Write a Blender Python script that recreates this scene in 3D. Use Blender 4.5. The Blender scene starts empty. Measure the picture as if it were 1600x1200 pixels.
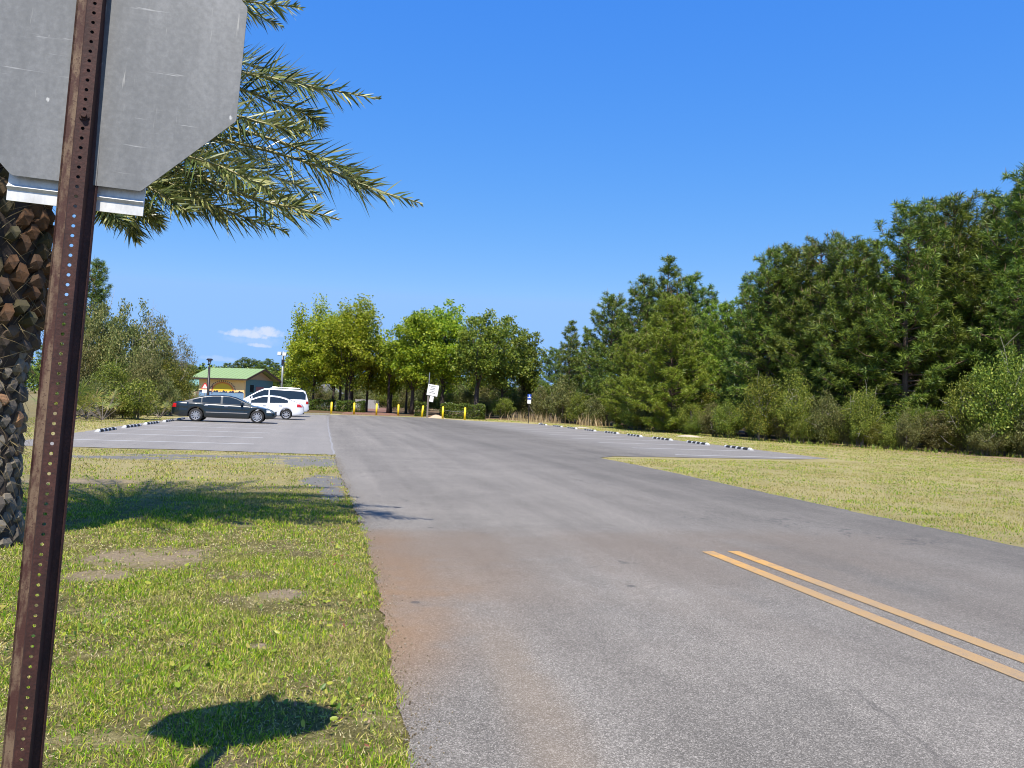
import bpy, bmesh, math, random
import numpy as np
from mathutils import Vector, Matrix
PI = math.pi
C = bpy.context.scene.collection
R_ = random.Random(7)

# ------------------------------------------------------------------ camera model (metres, Y along the road)
FPX, CAMH = 1202.0, 1.45
YAW, PITCH, ROLL = math.atan(295/1202), math.atan(34/1202), math.atan(0.0403)
fw = np.array([math.sin(YAW)*math.cos(PITCH), math.cos(YAW)*math.cos(PITCH), math.sin(PITCH)])
r0 = np.array([math.cos(YAW), -math.sin(YAW), 0.0]); u0 = np.cross(r0, fw)
rt = math.cos(ROLL)*r0+math.sin(ROLL)*u0; up = -math.sin(ROLL)*r0+math.cos(ROLL)*u0
CAM = np.array([0, 0, CAMH])
def ray(px, py): return rt*(px-800)/FPX+up*(600-py)/FPX+fw
def gp(px, py):
    d = ray(px, py); p = CAM+d*(-CAMH/d[2]); return float(p[0]), float(p[1])
def base(px, d):                       # ground point at depth d in picture column px
    v = (-CAMH/d-rt[2]*(px-800)/FPX-fw[2])/up[2]
    p = CAM+(rt*(px-800)/FPX+up*v+fw)*d; return float(p[0]), float(p[1])
def hgt(px, py, d): return float((CAM+ray(px, py)*d)[2])
def xat(px, Y, py=630):
    d = ray(px, py); return float(d[0]*Y/d[1])

# ------------------------------------------------------------------ node helpers
class NT:
    def __init__(s, name):
        s.m = bpy.data.materials.new(name); s.m.use_nodes = True
        s.t = s.m.node_tree; s.t.nodes.clear(); s.out = s.t.nodes.new('ShaderNodeOutputMaterial')
    def n(s, typ, ins=None, **kw):
        nd = s.t.nodes.new(typ)
        for k, v in kw.items(): setattr(nd, k, v)
        for k, v in (ins or {}).items(): s.set(nd.inputs[k], v)
        return nd
    def set(s, inp, v):
        if isinstance(v, bpy.types.NodeSocket): s.t.links.new(v, inp)
        elif isinstance(v, (tuple, list)) and inp.type == 'RGBA' and len(v) == 3: inp.default_value = (*v, 1)
        else: inp.default_value = v
    def math(s, op, a, b=0.0, c=0.0): 
        nd = s.n('ShaderNodeMath', {0: a, 1: b, 2: c}, operation=op); return nd.outputs[0]
    def pos(s): return s.n('ShaderNodeNewGeometry').outputs['Position']
    def obj(s): return s.n('ShaderNodeTexCoord').outputs['Object']
    def isl(s): return s.n('ShaderNodeNewGeometry').outputs['Random Per Island']
    def orand(s): return s.n('ShaderNodeObjectInfo').outputs['Random']
    def xyz(s, v): return s.n('ShaderNodeSeparateXYZ', {0: v}).outputs
    def scale(s, v, sc): return s.n('ShaderNodeMapping', {'Vector': v, 'Scale': sc}).outputs[0]
    def noise(s, v, sc, det=3, rough=.55, dist=0):
        return s.n('ShaderNodeTexNoise', {'Vector': v, 'Scale': sc, 'Detail': det, 'Roughness': rough, 'Distortion': dist}).outputs['Fac']
    def sm(s, v, lo, hi, a=0.0, b=1.0):
        return s.n('ShaderNodeMapRange', {0: v, 1: lo, 2: hi, 3: a, 4: b}, interpolation_type='SMOOTHSTEP').outputs[0]
    def ramp(s, f, stops):
        nd = s.n('ShaderNodeValToRGB', {0: f}); e = nd.color_ramp.elements
        while len(e) < len(stops): e.new(1)
        for i, (p, c) in enumerate(stops): e[i].position = p; e[i].color = (*c, 1)
        return nd.outputs[0]
    def mix(s, f, a, b, mode='MIX'):
        nd = s.n('ShaderNodeMix', data_type='RGBA', blend_type=mode)
        s.set(nd.inputs[0], f); s.set(nd.inputs[6], a); s.set(nd.inputs[7], b); return nd.outputs[2]
    def bsdf(s, col, rough=.7, metal=0.0, bump=None, bs=.3, bd=.01, **kw):
        b = s.n('ShaderNodeBsdfPrincipled', {'Base Color': col, 'Roughness': rough, 'Metallic': metal})
        for k, v in kw.items(): s.set(b.inputs[k.replace('_', ' ')], v)
        if bump is not None:
            bn = s.n('ShaderNodeBump', {'Height': bump, 'Strength': bs, 'Distance': bd}); s.set(b.inputs['Normal'], bn.outputs[0])
        return b
    def end(s, sh): s.t.links.new(sh.outputs[0] if hasattr(sh, 'outputs') else sh, s.out.inputs[0]); return s.m

def plain(name, col, rough=.6, metal=0.0, var=.15, sc=8, bump=0, **kw):
    k = NT(name); v = k.obj(); n = k.noise(v, sc, 4)
    c = k.mix(n, tuple(x*(1-var) for x in col), tuple(min(1, x*(1+var)) for x in col))
    return k.end(k.bsdf(c, rough, metal, bump=n if bump else None, bs=bump, **kw))

def leafmat(name, cols, trans=.25, rough=.55, hue=.06):
    k = NT(name); i = k.isl()
    c = k.ramp(i, [(j/(len(cols)-1), x) for j, x in enumerate(cols)])
    o = k.orand()
    hs = k.n('ShaderNodeHueSaturation', {'Color': c, 'Hue': k.sm(o, 0, 1, .5-hue*.4, .5+hue*.4), 'Value': k.sm(o, 0, 1, .85, 1.15)})
    c = hs.outputs[0]
    b = k.bsdf(c, rough, Specular_IOR_Level=.35)
    t = k.n('ShaderNodeBsdfTranslucent', {'Color': c})
    mx = k.n('ShaderNodeMixShader', {0: trans, 1: b.outputs[0], 2: t.outputs[0]})
    return k.end(mx)

# ------------------------------------------------------------------ mesh helpers
class MB:
    def __init__(s): s.v = []; s.f = []; s.m = []
    def add(s, vs, fs, mi=0):
        o = len(s.v); s.v += [tuple(map(float, p)) for p in vs]
        for f in fs: s.f.append([o+i for i in f]); s.m.append(mi)
    def box(s, c, sz, rz=0.0, mi=0, rx=0.0, ry=0.0):
        M = Matrix.Translation(c) @ Matrix.Rotation(rz, 4, 'Z') @ Matrix.Rotation(ry, 4, 'Y') @ Matrix.Rotation(rx, 4, 'X')
        vs = [M @ Vector((x*sz[0]/2, y*sz[1]/2, z*sz[2]/2)) for x in (-1, 1) for y in (-1, 1) for z in (-1, 1)]
        s.add(vs, [(0, 1, 3, 2), (4, 6, 7, 5), (0, 4, 5, 1), (2, 3, 7, 6), (0, 2, 6, 4), (1, 5, 7, 3)], mi)
    def tube(s, pts, rad, n=6, mi=0, cap=True):
        pts = [Vector(p) for p in pts]; o = []
        for i, p in enumerate(pts):
            d = (pts[min(i+1, len(pts)-1)]-pts[max(i-1, 0)])
            if d.length < 1e-9: d = Vector((0, 0, 1))
            d.normalize()
            a = Vector((0, 0, 1)) if abs(d.z) < .95 else Vector((1, 0, 0))
            x = d.cross(a).normalized(); y = d.cross(x)
            r = rad[i] if isinstance(rad, (list, tuple)) else rad
            o += [p+(x*math.cos(t)+y*math.sin(t))*r for t in (2*PI*k/n for k in range(n))]
        fs = []
        for i in range(len(pts)-1):
            for k in range(n): fs.append((i*n+k, i*n+(k+1) % n, (i+1)*n+(k+1) % n, (i+1)*n+k))
        if cap:
            fs.append(tuple(range(n-1, -1, -1))); fs.append(tuple(range((len(pts)-1)*n, len(pts)*n)))
        s.add(o, fs, mi)
    def lathe(s, prof, n=24, mi=0, M=None):    # prof [(r, axial)] round local Y axis
        o = []
        for r, a in prof:
            for k in range(n):
                p = Vector((r*math.cos(2*PI*k/n), a, r*math.sin(2*PI*k/n))); o.append(M @ p if M else p)
        fs = [(i*n+k, i*n+(k+1) % n, (i+1)*n+(k+1) % n, (i+1)*n+k) for i in range(len(prof)-1) for k in range(n)]
        s.add(o, fs, mi)
    def prism(s, poly, y0, y1, mi=0, M=None):   # poly [(x,z)] swept along y
        n = len(poly); o = [Vector((x, y0, z)) for x, z in poly]+[Vector((x, y1, z)) for x, z in poly]
        if M: o = [M @ p for p in o]
        s.add(o, [tuple(range(n)), tuple(range(2*n-1, n-1, -1))]+[(i, i+n, (i+1) % n+n, (i+1) % n) for i in range(n)], mi)
    def build(s, name, mats, parent=None, smooth=False, loc=(0, 0, 0), rot=(0, 0, 0), bevel=0):
        me = bpy.data.meshes.new(name); me.from_pydata(s.v, [], s.f)
        mats = mats if isinstance(mats, (list, tuple)) else [mats]
        for m in mats: me.materials.append(m)
        if len(mats) > 1: me.polygons.foreach_set('material_index', s.m)
        bm = bmesh.new(); bm.from_mesh(me); bmesh.ops.recalc_face_normals(bm, faces=bm.faces); bm.to_mesh(me); bm.free()
        if smooth: me.polygons.foreach_set('use_smooth', [True]*len(me.polygons))
        me.update()
        o = bpy.data.objects.new(name, me); C.objects.link(o); o.location = loc; o.rotation_euler = rot
        if parent: o.parent = parent
        if bevel:
            b = o.modifiers.new('bevel', 'BEVEL'); b.width = bevel; b.segments = 2; b.limit_method = 'ANGLE'
        return o

def npmesh(name, V, F, mats, parent=None, mi=None, loc=(0, 0, 0)):
    me = bpy.data.meshes.new(name); V = np.asarray(V, np.float32); F = np.asarray(F, np.int32); k = F.shape[1]
    me.vertices.add(len(V)); me.vertices.foreach_set('co', V.ravel())
    me.loops.add(F.size); me.loops.foreach_set('vertex_index', F.ravel())
    me.polygons.add(len(F)); me.polygons.foreach_set('loop_start', np.arange(len(F), dtype=np.int32)*k)
    mats = mats if isinstance(mats, (list, tuple)) else [mats]
    for m in mats: me.materials.append(m)
    if mi is not None: me.polygons.foreach_set('material_index', np.asarray(mi, np.int32))
    me.update(calc_edges=True); me.validate()
    o = bpy.data.objects.new(name, me); C.objects.link(o); o.location = loc
    if parent: o.parent = parent
    return o

def tag(o, label=None, cat=None, group=None, kind=None):
    if label: o['label'] = label
    if cat: o['category'] = cat
    if group: o['group'] = group
    if kind: o['kind'] = kind
    return o
def thing(name, label, cat, loc=(0, 0, 0), rz=0.0, group=None):
    o = bpy.data.objects.new(name, None); C.objects.link(o); o.location = loc; o.rotation_euler = (0, 0, rz)
    o.empty_display_size = .2
    return tag(o, label, cat, group)
def dup(root, loc, rz=0.0, scale=None, label=None, group=None):
    def cp(o, parent):
        c = o.copy(); C.objects.link(c)
        if parent: c.parent = parent
        for ch in kids.get(o.name, []): cp(ch, c)
        return c
    kids = {}
    def walk(o):
        kids[o.name] = list(o.children)
        for ch in o.children: walk(ch)
    walk(root); r = cp(root, None); r.location = loc; r.rotation_euler = (0, 0, rz)
    if scale is not None: r.scale = scale
    if label: r['label'] = label
    if group: r['group'] = group
    return r
def unit(a): return a/np.maximum(np.linalg.norm(a, axis=-1, keepdims=True), 1e-9)

# ------------------------------------------------------------------ materials
M = {}
def build_materials():
    # asphalt -------------------------------------------------------
    k = NT('asphalt'); p = k.pos(); x, y, z = k.xyz(p)
    agg = k.n('ShaderNodeTexVoronoi', {'Vector': p, 'Scale': 165.0}).outputs['Color']
    ag = k.xyz(agg)[0]
    fine = k.noise(p, 290, 2)
    big = k.noise(p, .55, 5, .6)
    trk = k.noise(k.scale(p, (1.3, .05, 1)), 1.0, 4, .6)
    mid = k.noise(p, 5.0, 4, .65)
    f = k.math('ADD', k.math('MULTIPLY', ag, .35), k.math('MULTIPLY', fine, .65))
    c = k.ramp(f, [(.2, (.064, .058, .049)), (.42, (.123, .112, .095)), (.58, (.182, .166, .142)), (.76, (.40, .365, .315))])
    tone = k.math('ADD', k.math('MULTIPLY', big, .55), k.math('ADD', k.math('MULTIPLY', trk, .7), k.math('MULTIPLY', mid, .25)))
    tv = k.math('MULTIPLY', k.sm(tone, .5, 1.0, .76, 1.24), k.sm(k.math('ADD', x, k.math('MULTIPLY', big, 2.0)), 3.6, 8.6, 1.06, .80))
    c = k.mix(1.0, c, k.n('ShaderNodeCombineXYZ', {0: tv, 1: tv, 2: tv}).outputs[0], 'MULTIPLY')
    # lot bays paler, seam on the left
    wob = k.math('MULTIPLY', k.math('SUBTRACT', k.noise(p, 1.1, 4), .5), 1.6)
    bay = k.math('MULTIPLY', k.sm(k.math('ADD', x, k.math('MULTIPLY', wob, .06)), .5, .25), k.sm(y, 20, 20.5))
    bay2 = k.sm(k.math('ADD', x, k.math('MULTIPLY', wob, .8)), 9.5, 12.5)
    c = k.mix(k.math('MULTIPLY', k.math('MAXIMUM', bay, k.math('MULTIPLY', bay2, k.sm(y, 20, 25))), .5), c, (.255, .24, .222))
    # brown tannin stain across the old joint
    yw = k.math('ADD', y, k.math('MULTIPLY', wob, .22))
    joint = k.sm(k.math('ADD', yw, k.math('MULTIPLY', k.math('SUBTRACT', k.noise(p, .8, 3), .5), 1.0)), 8.95, 8.0)
    n1 = k.noise(p, .7, 5, .6); n2 = k.noise(k.scale(p, (1, .45, 1)), 1.1, 4, .55)
    edge = k.math('ADD', k.math('MULTIPLY', k.sm(k.math('ADD', x, k.math('MULTIPLY', wob, .5)), 1.25, .5), .65), k.math('MULTIPLY', k.sm(k.math('ADD', x, k.math('MULTIPLY', wob, .8)), 2.6, .6), .4))
    lowcut = k.sm(k.math('ADD', k.math('MULTIPLY', x, -1.5), yw), 2.5, 4.1)
    far = k.sm(x, 7.6, 4.2)
    s1 = k.math('MULTIPLY', k.math('MULTIPLY', joint, k.sm(n2, .36, .56)), k.math('MULTIPLY', far, k.sm(yw, 3.2, 6.6)))
    s2 = k.math('MULTIPLY', k.math('MULTIPLY', joint, edge), k.math('MULTIPLY', lowcut, k.sm(n1, .3, .5)))
    c = k.mix(k.math('MULTIPLY', s1, .28), c, k.mix(f, (.085, .067, .05), (.24, .185, .135)))
    c = k.mix(k.math('MULTIPLY', s2, .66), c, k.mix(f, (.125, .073, .036), (.33, .19, .085)))
    s3 = k.math('MULTIPLY', k.math('MULTIPLY', joint, k.sm(yw, 5.6, 7.7)), k.math('MULTIPLY', k.sm(x, 7.9, 5.4), k.sm(n1, .28, .52)))
    c = k.mix(k.math('MULTIPLY', s3, .42), c, k.mix(f, (.085, .067, .050), (.20, .16, .122)))
    nn = k.noise(k.scale(p, (1, .5, 1)), 1.6, 3)
    tong = k.math('MULTIPLY', k.sm(k.math('ABSOLUTE', k.math('SUBTRACT', k.math('ADD', x, k.math('MULTIPLY', y, -.07)), .82)), .28, .02), k.sm(y, 5.2, 4.2))
    c = k.mix(k.math('MULTIPLY', k.math('MULTIPLY', tong, k.sm(nn, .3, .55)), .34), c, (.22, .16, .10))
    # hair cracks and oil spots
    cr = k.n('ShaderNodeTexVoronoi', {'Vector': k.n('ShaderNodeVectorMath', {0: p, 1: k.n('ShaderNodeTexNoise', {'Vector': p, 'Scale': 2.2}).outputs['Color']}, operation='ADD').outputs[0], 'Scale': .38}, feature='DISTANCE_TO_EDGE').outputs['Distance']
    crm = k.math('MULTIPLY', k.sm(cr, .010, .002), k.sm(k.noise(p, .5, 2), .55, .66))
    c = k.mix(k.math('MULTIPLY', crm, .55), c, (.05, .05, .05))
    (ax, ay), (bx, by) = gp(1330, 1075), gp(1500, 1215); L = math.hypot(bx-ax, by-ay); nx, ny = -(by-ay)/L, (bx-ax)/L
    dl = k.math('ABSOLUTE', k.math('ADD', k.math('ADD', k.math('MULTIPLY', x, nx), k.math('MULTIPLY', y, ny)), k.math('ADD', -(ax*nx+ay*ny), k.math('MULTIPLY', k.math('SUBTRACT', k.noise(p, 3.5, 4), .5), .14))))
    dm = k.math('MULTIPLY', k.sm(dl, .022, .006), k.math('MULTIPLY', k.sm(y, ay+.15, ay-.1), k.sm(k.noise(p, 4, 4), .32, .5)))
    c = k.mix(k.math('MULTIPLY', dm, .35), c, (.06, .055, .05))
    sp = k.n('ShaderNodeTexVoronoi', {'Vector': p, 'Scale': 1.05}).outputs['Distance']
    c = k.mix(k.math('MULTIPLY', k.sm(sp, .055, .03), .6), c, (.045, .044, .044))
    M['asphalt'] = k.end(k.bsdf(c, .88, bump=f, bs=.4, bd=.005, Specular_IOR_Level=.3))
    # paints ----------------------------------------------------------
    def paint(nm, col, wear, bare=(.17, .165, .165)):
        k = NT(nm); p = k.pos(); n = k.noise(p, 9, 6, .7); g = k.noise(p, 130, 2, .6)
        m = k.math('ADD', k.math('MULTIPLY', n, .5), k.math('MULTIPLY', g, .5))
        y = k.xyz(p)[1]
        c = k.mix(k.noise(p, 3, 3), col, tuple(v*.72 for v in col))
        c = k.mix(k.sm(m, wear-.09, wear+.10), c, bare)
        return k.end(k.bsdf(c, .8))
    M['white_paint'] = paint('white_paint', (.72, .72, .70), .60)
    k = NT('yellow_paint'); p = k.pos(); y = k.xyz(p)[1]
    n = k.noise(p, 7, 6, .7); g = k.noise(p, 120, 3, .65)
    m = k.math('ADD', k.math('MULTIPLY', n, .45), k.math('MULTIPLY', g, .55))
    c = k.mix(k.sm(k.math('ADD', y, k.math('MULTIPLY', k.noise(p, 2), .8)), 6.1, 7.3), (.34, .215, .09), (.50, .265, .055))
    c = k.mix(k.sm(n, .3, .7), c, k.mix(.5, c, (.42, .28, .13)))
    c = k.mix(k.math('MULTIPLY', k.sm(m, .46, .62), .8), c, (.19, .155, .115))
    M['yellow_paint'] = k.end(k.bsdf(c, .8, bump=g, bs=.3, bd=.004))
    # ground ----------------------------------------------------------
    k = NT('lawn_soil'); p = k.pos(); x, y, z = k.xyz(p)
    n1 = k.noise(p, .35, 5); n2 = k.noise(p, 3.2, 5, .65); n3 = k.sm(k.math('ADD', k.math('MULTIPLY', k.noise(p, 38, 4, .7), .5), k.math('MULTIPLY', k.noise(p, 140, 3, .7), .5)), .30, .70)
    green = k.mix(n3, (.045, .045, .012), (.27, .235, .08))
    straw = k.mix(n3, (.22, .18, .07), (.56, .48, .23))
    dry = k.math('MAXIMUM', k.sm(y, 9.5, 15), k.sm(x, 6, 9))
    dry = k.math('MULTIPLY', dry, k.sm(k.math('ADD', k.math('MULTIPLY', n1, .6), k.math('MULTIPLY', n2, .4)), .3, .6, .55, 1.0))
    dry = k.math('MAXIMUM', dry, k.math('MULTIPLY', k.sm(n2, .46, .66), .6))
    c = k.mix(dry, green, straw)
    sand = k.mix(n3, (.22, .165, .105), (.50, .39, .27))
    sm_ = None
    wx = k.math('MULTIPLY', k.math('SUBTRACT', n2, .5), 1.5)
    for (cx, cy, rx, ry) in PATCHES:
        q = k.math('ADD', k.math('POWER', k.math('DIVIDE', k.math('SUBTRACT', x, cx), rx), 2), k.math('POWER', k.math('DIVIDE', k.math('SUBTRACT', y, cy), ry), 2))
        q = k.sm(k.math('ADD', q, k.math('ADD', k.math('MULTIPLY', wx, 3.0), k.math('MULTIPLY', k.math('SUBTRACT', k.noise(p, 11, 5, .75), .5), 4.0))), 1.3, .1)
        sm_ = q if sm_ is None else k.math('MAXIMUM', sm_, q)
    c = k.mix(k.math('MULTIPLY', sm_, .88), c, sand)
    bare = k.math('MULTIPLY', k.sm(k.noise(p, 2.1, 6, .7), .56, .66), k.sm(y, 9, 6))
    c = k.mix(k.math('MULTIPLY', bare, .75), c, k.mix(n3, (.07, .05, .03), (.34, .26, .17)))
    # broken old asphalt along the front of the left lot
    gr = k.mix(k.noise(p, 60, 3, .7), (.05, .05, .05), (.36, .35, .34))
    gq = None
    for (cx, cy, rx, ry) in GRAVEL:
        q = k.math('ADD', k.math('POWER', k.math('DIVIDE', k.math('SUBTRACT', x, cx), rx), 2), k.math('POWER', k.math('DIVIDE', k.math('SUBTRACT', y, cy), ry), 2))
        q = k.sm(k.math('ADD', q, k.math('ADD', k.math('MULTIPLY', wx, 3.0), k.math('MULTIPLY', k.math('SUBTRACT', k.noise(p, 9, 4, .7), .5), 2.2))), 1.15, .6)
        gq = q if gq is None else k.math('MAXIMUM', gq, q)
    c = k.mix(k.math('MULTIPLY', gq, .92), c, gr)
    # mulch under the shade trees, needle litter under the pines and scrub
    mul = k.mix(k.noise(p, 14, 5, .7), (.05, .032, .018), (.20, .13, .065))
    mm = k.math('MULTIPLY', k.sm(k.math('ADD', y, k.math('MULTIPLY', wx, 1.5)), 74.5, 77), k.sm(x, 24, 20))
    mm = k.math('MULTIPLY', mm, k.sm(x, -14, -9))
    c = k.mix(k.math('MULTIPLY', mm, k.sm(n2, .3, .5, .7, 1)), c, mul)
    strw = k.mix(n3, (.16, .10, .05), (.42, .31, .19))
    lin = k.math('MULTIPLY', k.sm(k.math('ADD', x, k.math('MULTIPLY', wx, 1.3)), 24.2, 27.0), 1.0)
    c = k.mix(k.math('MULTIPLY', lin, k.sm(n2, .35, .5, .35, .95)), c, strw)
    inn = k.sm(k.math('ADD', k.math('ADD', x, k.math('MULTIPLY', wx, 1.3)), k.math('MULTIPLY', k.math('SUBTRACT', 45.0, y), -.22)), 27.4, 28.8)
    c = k.mix(k.math('MULTIPLY', inn, k.sm(x, 22, 24)), c, k.mix(n3, (.03, .022, .014), (.11, .075, .045)))  # litter colour darkened so the gaps under the shrubs read dark
    lin2 = k.sm(k.math('ADD', x, k.math('MULTIPLY', wx, 1.3)), -9.3, -11.2)
    c = k.mix(k.math('MULTIPLY', k.math('MULTIPLY', lin2, k.sm(y, 24, 28)), k.sm(n2, .35, .5, .35, .9)), c, (.17, .14, .07))
    h = k.math('ADD', n3, k.math('MULTIPLY', n2, .6))
    M['soil'] = k.end(k.bsdf(c, .95, bump=h, bs=.8, bd=.02, Specular_IOR_Level=.15))
    # grass blades ------------------------------------------------------
    k = NT('grass_blade'); p = k.pos(); x, y, z = k.xyz(p); i = k.isl()
    gcol = k.ramp(i, [(0, (.05, .14, .006)), (.3, (.17, .31, .012)), (.6, (.30, .43, .022)), (.74, (.50, .52, .045)), (.86, (.60, .50, .17)), (1, (.28, .17, .08))])
    dcol = k.ramp(i, [(0, (.17, .19, .03)), (.25, (.30, .28, .065)), (.6, (.44, .37, .13)), (.85, (.54, .46, .21)), (1, (.34, .23, .10))])
    n1 = k.noise(p, .33, 4); n2 = k.noise(p, 1.7, 4, .65)
    nn = k.math('ADD', k.math('MULTIPLY', n1, .45), k.math('MULTIPLY', n2, .55))
    dry = k.math('MAXIMUM', k.sm(y, 9.0, 15), k.sm(x, 6, 9))
    dry = k.math('ADD', k.math('MULTIPLY', dry, .60), k.sm(nn, .42, .60, -.5, .60))
    dry = k.math('ADD', dry, k.math('MULTIPLY', k.sm(x, 6, 8), k.sm(k.noise(k.scale(p, (1, .6, 1)), .8, 5, .65), .40, .62, -.48, .28)))
    c = k.mix(k.n('ShaderNodeClamp', {0: dry}).outputs[0], gcol, dcol)
    b = k.bsdf(c, .65, Specular_IOR_Level=.15); t = k.n('ShaderNodeBsdfTranslucent', {'Color': c})
    M['grass'] = k.end(k.n('ShaderNodeMixShader', {0: .3, 1: b.outputs[0], 2: t.outputs[0]}))
    M['weed'] = leafmat('weed_leaf', [(.07, .16, .02), (.16, .27, .02), (.28, .36, .03), (.38, .40, .05), (.42, .34, .10)], .3, .42)
    M['grit'] = leafmat('edge_grit', [(.07, .05, .032), (.16, .11, .07), (.25, .19, .13), (.34, .3, .25)], .0, .9)
    M['thatch'] = leafmat('dead_thatch', [(.10, .065, .035), (.26, .19, .09), (.44, .35, .18), (.62, .52, .32)], .1, .8)
    M['litter'] = leafmat('fallen_leaf', [(.13, .05, .03), (.24, .09, .045), (.28, .18, .10), (.36, .28, .18)], .1, .7)
    # foliage ----------------------------------------------------------
    M['needle'] = leafmat('pine_needles', [(.032, .068, .016), (.078, .135, .021), (.155, .225, .028), (.29, .34, .045)], .12, .45, .035)
    M['needle2'] = leafmat('young_pine_needles', [(.07, .135, .018), (.155, .245, .024), (.26, .345, .030), (.34, .39, .05)], .18, .45, .03)
    M['candle'] = plain('pine_candle', (.30, .21, .12), .8)
    M['oak_yellow'] = leafmat('spring_leaves', [(.14, .21, .012), (.27, .36, .018), (.42, .48, .026), (.38, .38, .04)], .42, .5, .02)
    M['oak_green'] = leafmat('green_leaves', [(.09, .17, .012), (.20, .31, .018), (.34, .44, .024), (.42, .46, .04)], .4, .5, .02)
    M['oak_olive'] = leafmat('olive_leaves', [(.06, .11, .014), (.135, .205, .020), (.23, .30, .028), (.30, .31, .05)], .36, .5, .02)
    M['scrub_grey'] = leafmat('grey_scrub_leaves', [(.075, .10, .030), (.15, .175, .045), (.23, .235, .065), (.29, .25, .10)], .28)
    M['scrub_green'] = leafmat('scrub_leaves', [(.05, .085, .010), (.13, .175, .018), (.235, .27, .030), (.33, .32, .06)], .30)
    M['scrub_olive'] = leafmat('olive_scrub_leaves', [(.045, .078, .010), (.10, .145, .015), (.19, .225, .022), (.27, .26, .04)], .28)
    M['hedge'] = leafmat('hedge_leaves', [(.045, .09, .012), (.09, .15, .018), (.15, .21, .022)], .25, .4)
    M['brown_brush'] = leafmat('brown_brush_leaves', [(.06, .075, .02), (.115, .125, .03), (.165, .17, .04), (.20, .17, .07)], .2)
    M['reed'] = leafmat('dry_reed', [(.30, .21, .10), (.42, .32, .17), (.5, .4, .24), (.22, .2, .07)], .25)
    M['palmetto'] = leafmat('palmetto_leaf', [(.09, .14, .03), (.20, .23, .04), (.32, .32, .06), (.34, .22, .09)], .25, .4)
    M['frond'] = leafmat('palm_leaflet', [(.03, .05, .018), (.09, .125, .032), (.24, .265, .08), (.50, .48, .21)], .12, .3, 0.0)  # ramp ends spread to paint in shaded undersides and sunlit tips
    M['deadfrond'] = leafmat('dry_palm_leaflet', [(.16, .11, .05), (.26, .19, .09), (.34, .27, .14)], .12, .5, 0.0)
    M['bark_pine'] = plain('pine_bark', (.13, .085, .06), .9, var=.5, sc=6, bump=.5)
    M['bark_grey'] = plain('grey_bark', (.17, .145, .12), .9, var=.4, sc=7, bump=.5)
    M['bark_dark'] = plain('dark_bark', (.055, .042, .034), .9, var=.4, sc=7, bump=.5)
    M['bark_pale'] = plain('pale_dead_wood', (.38, .34, .29), .9, var=.3, sc=7)
    k = NT('palm_boot'); i = k.isl(); p = k.obj(); z = k.xyz(p)[2]
    old = k.ramp(i, [(0, (.06, .05, .042)), (.5, (.145, .125, .10)), (.85, (.22, .19, .145)), (1, (.28, .15, .075))])
    new = k.ramp(i, [(0, (.06, .032, .016)), (.4, (.095, .042, .013)), (.75, (.06, .044, .017)), (1, (.055, .05, .02))])  # fresh boots, colour also darkened for the shade under the crown
    c = k.mix(k.sm(k.math('ADD', z, k.math('MULTIPLY', k.noise(p, 3), .5)), 2.0, 2.35), old, new)
    c = k.mix(k.sm(k.noise(p, 22, 4, .7), .45, .7), c, k.mix(.45, c, (.06, .045, .035)))
    M['boot'] = k.end(k.bsdf(c, .85, bump=k.noise(p, 40, 4), bs=.5, bd=.01))
    M['palm_core'] = plain('palm_fibre', (.045, .032, .024), .95, var=.5, sc=20, bump=.6)
    M['rachis'] = plain('palm_rachis', (.26, .23, .09), .5, var=.3, sc=5)
    # sign post -----------------------------------------------------------
    k = NT('rusty_steel'); p = k.obj(); a = k.noise(k.scale(p, (1, 1, .35)), 26, 6, .7); b_ = k.noise(p, 130, 3, .65); z = k.xyz(p)[2]
    rust = k.ramp(k.math('ADD', k.math('MULTIPLY', a, .6), k.math('MULTIPLY', b_, .4)), [(.3, (.016, .006, .005)), (.5, (.046, .016, .012)), (.62, (.075, .027, .020)), (.75, (.11, .06, .04))])
    sp = k.sm(k.noise(p, 210, 2, .6), .62, .70)
    c = k.mix(k.math('MULTIPLY', sp, .8), rust, (.018, .012, .012))
    M['rust'] = k.end(k.bsdf(c, .72, .15, bump=b_, bs=.5, bd=.002))
    k = NT('worn_flange'); p = k.obj(); a = k.noise(k.scale(p, (1, 1, .3)), 30, 5, .7); b_ = k.noise(p, 190, 3, .65); z = k.xyz(p)[2]
    c = k.mix(k.sm(k.math('ADD', z, k.math('MULTIPLY', a, .4)), 1.75, 2.25), k.mix(k.sm(a, .42, .60), (.060, .022, .017), (.17, .115, .075)), k.mix(k.sm(a, .4, .58), (.10, .05, .025), (.31, .22, .085)))
    c = k.mix(k.math('MULTIPLY', k.sm(b_, .57, .66), .85), c, (.05, .02, .016))
    M['flange'] = k.end(k.bsdf(c, .75, .1, bump=b_, bs=.4, bd=.002))
    k = NT('weathered_aluminium'); p = k.obj(); a = k.noise(k.scale(p, (1, 1, .25)), 5, 6, .65); b_ = k.noise(p, 60, 4, .7); s_ = k.noise(k.scale(p, (.35, 1, 9)), 9, 4, .7)
    s2 = k.noise(k.scale(p, (9, 1, .5)), 7, 4, .7)
    f = k.math('ADD', k.math('MULTIPLY', a, .6), k.math('MULTIPLY', b_, .4))
    c = k.ramp(f, [(.32, (.115, .12, .125)), (.5, (.165, .17, .175)), (.66, (.23, .235, .24))])
    c = k.mix(k.math('MULTIPLY', k.sm(s_, .63, .72), .5), c, (.52, .52, .52))
    vo = k.n('ShaderNodeTexVoronoi', {'Vector': k.scale(p, (1, 1, .55)), 'Scale': 17.0}).outputs['Distance']
    c = k.mix(k.math('MULTIPLY', k.math('MULTIPLY', k.sm(vo, .085, .05), k.sm(b_, .45, .55)), .7), c, (.6, .6, .59))
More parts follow.
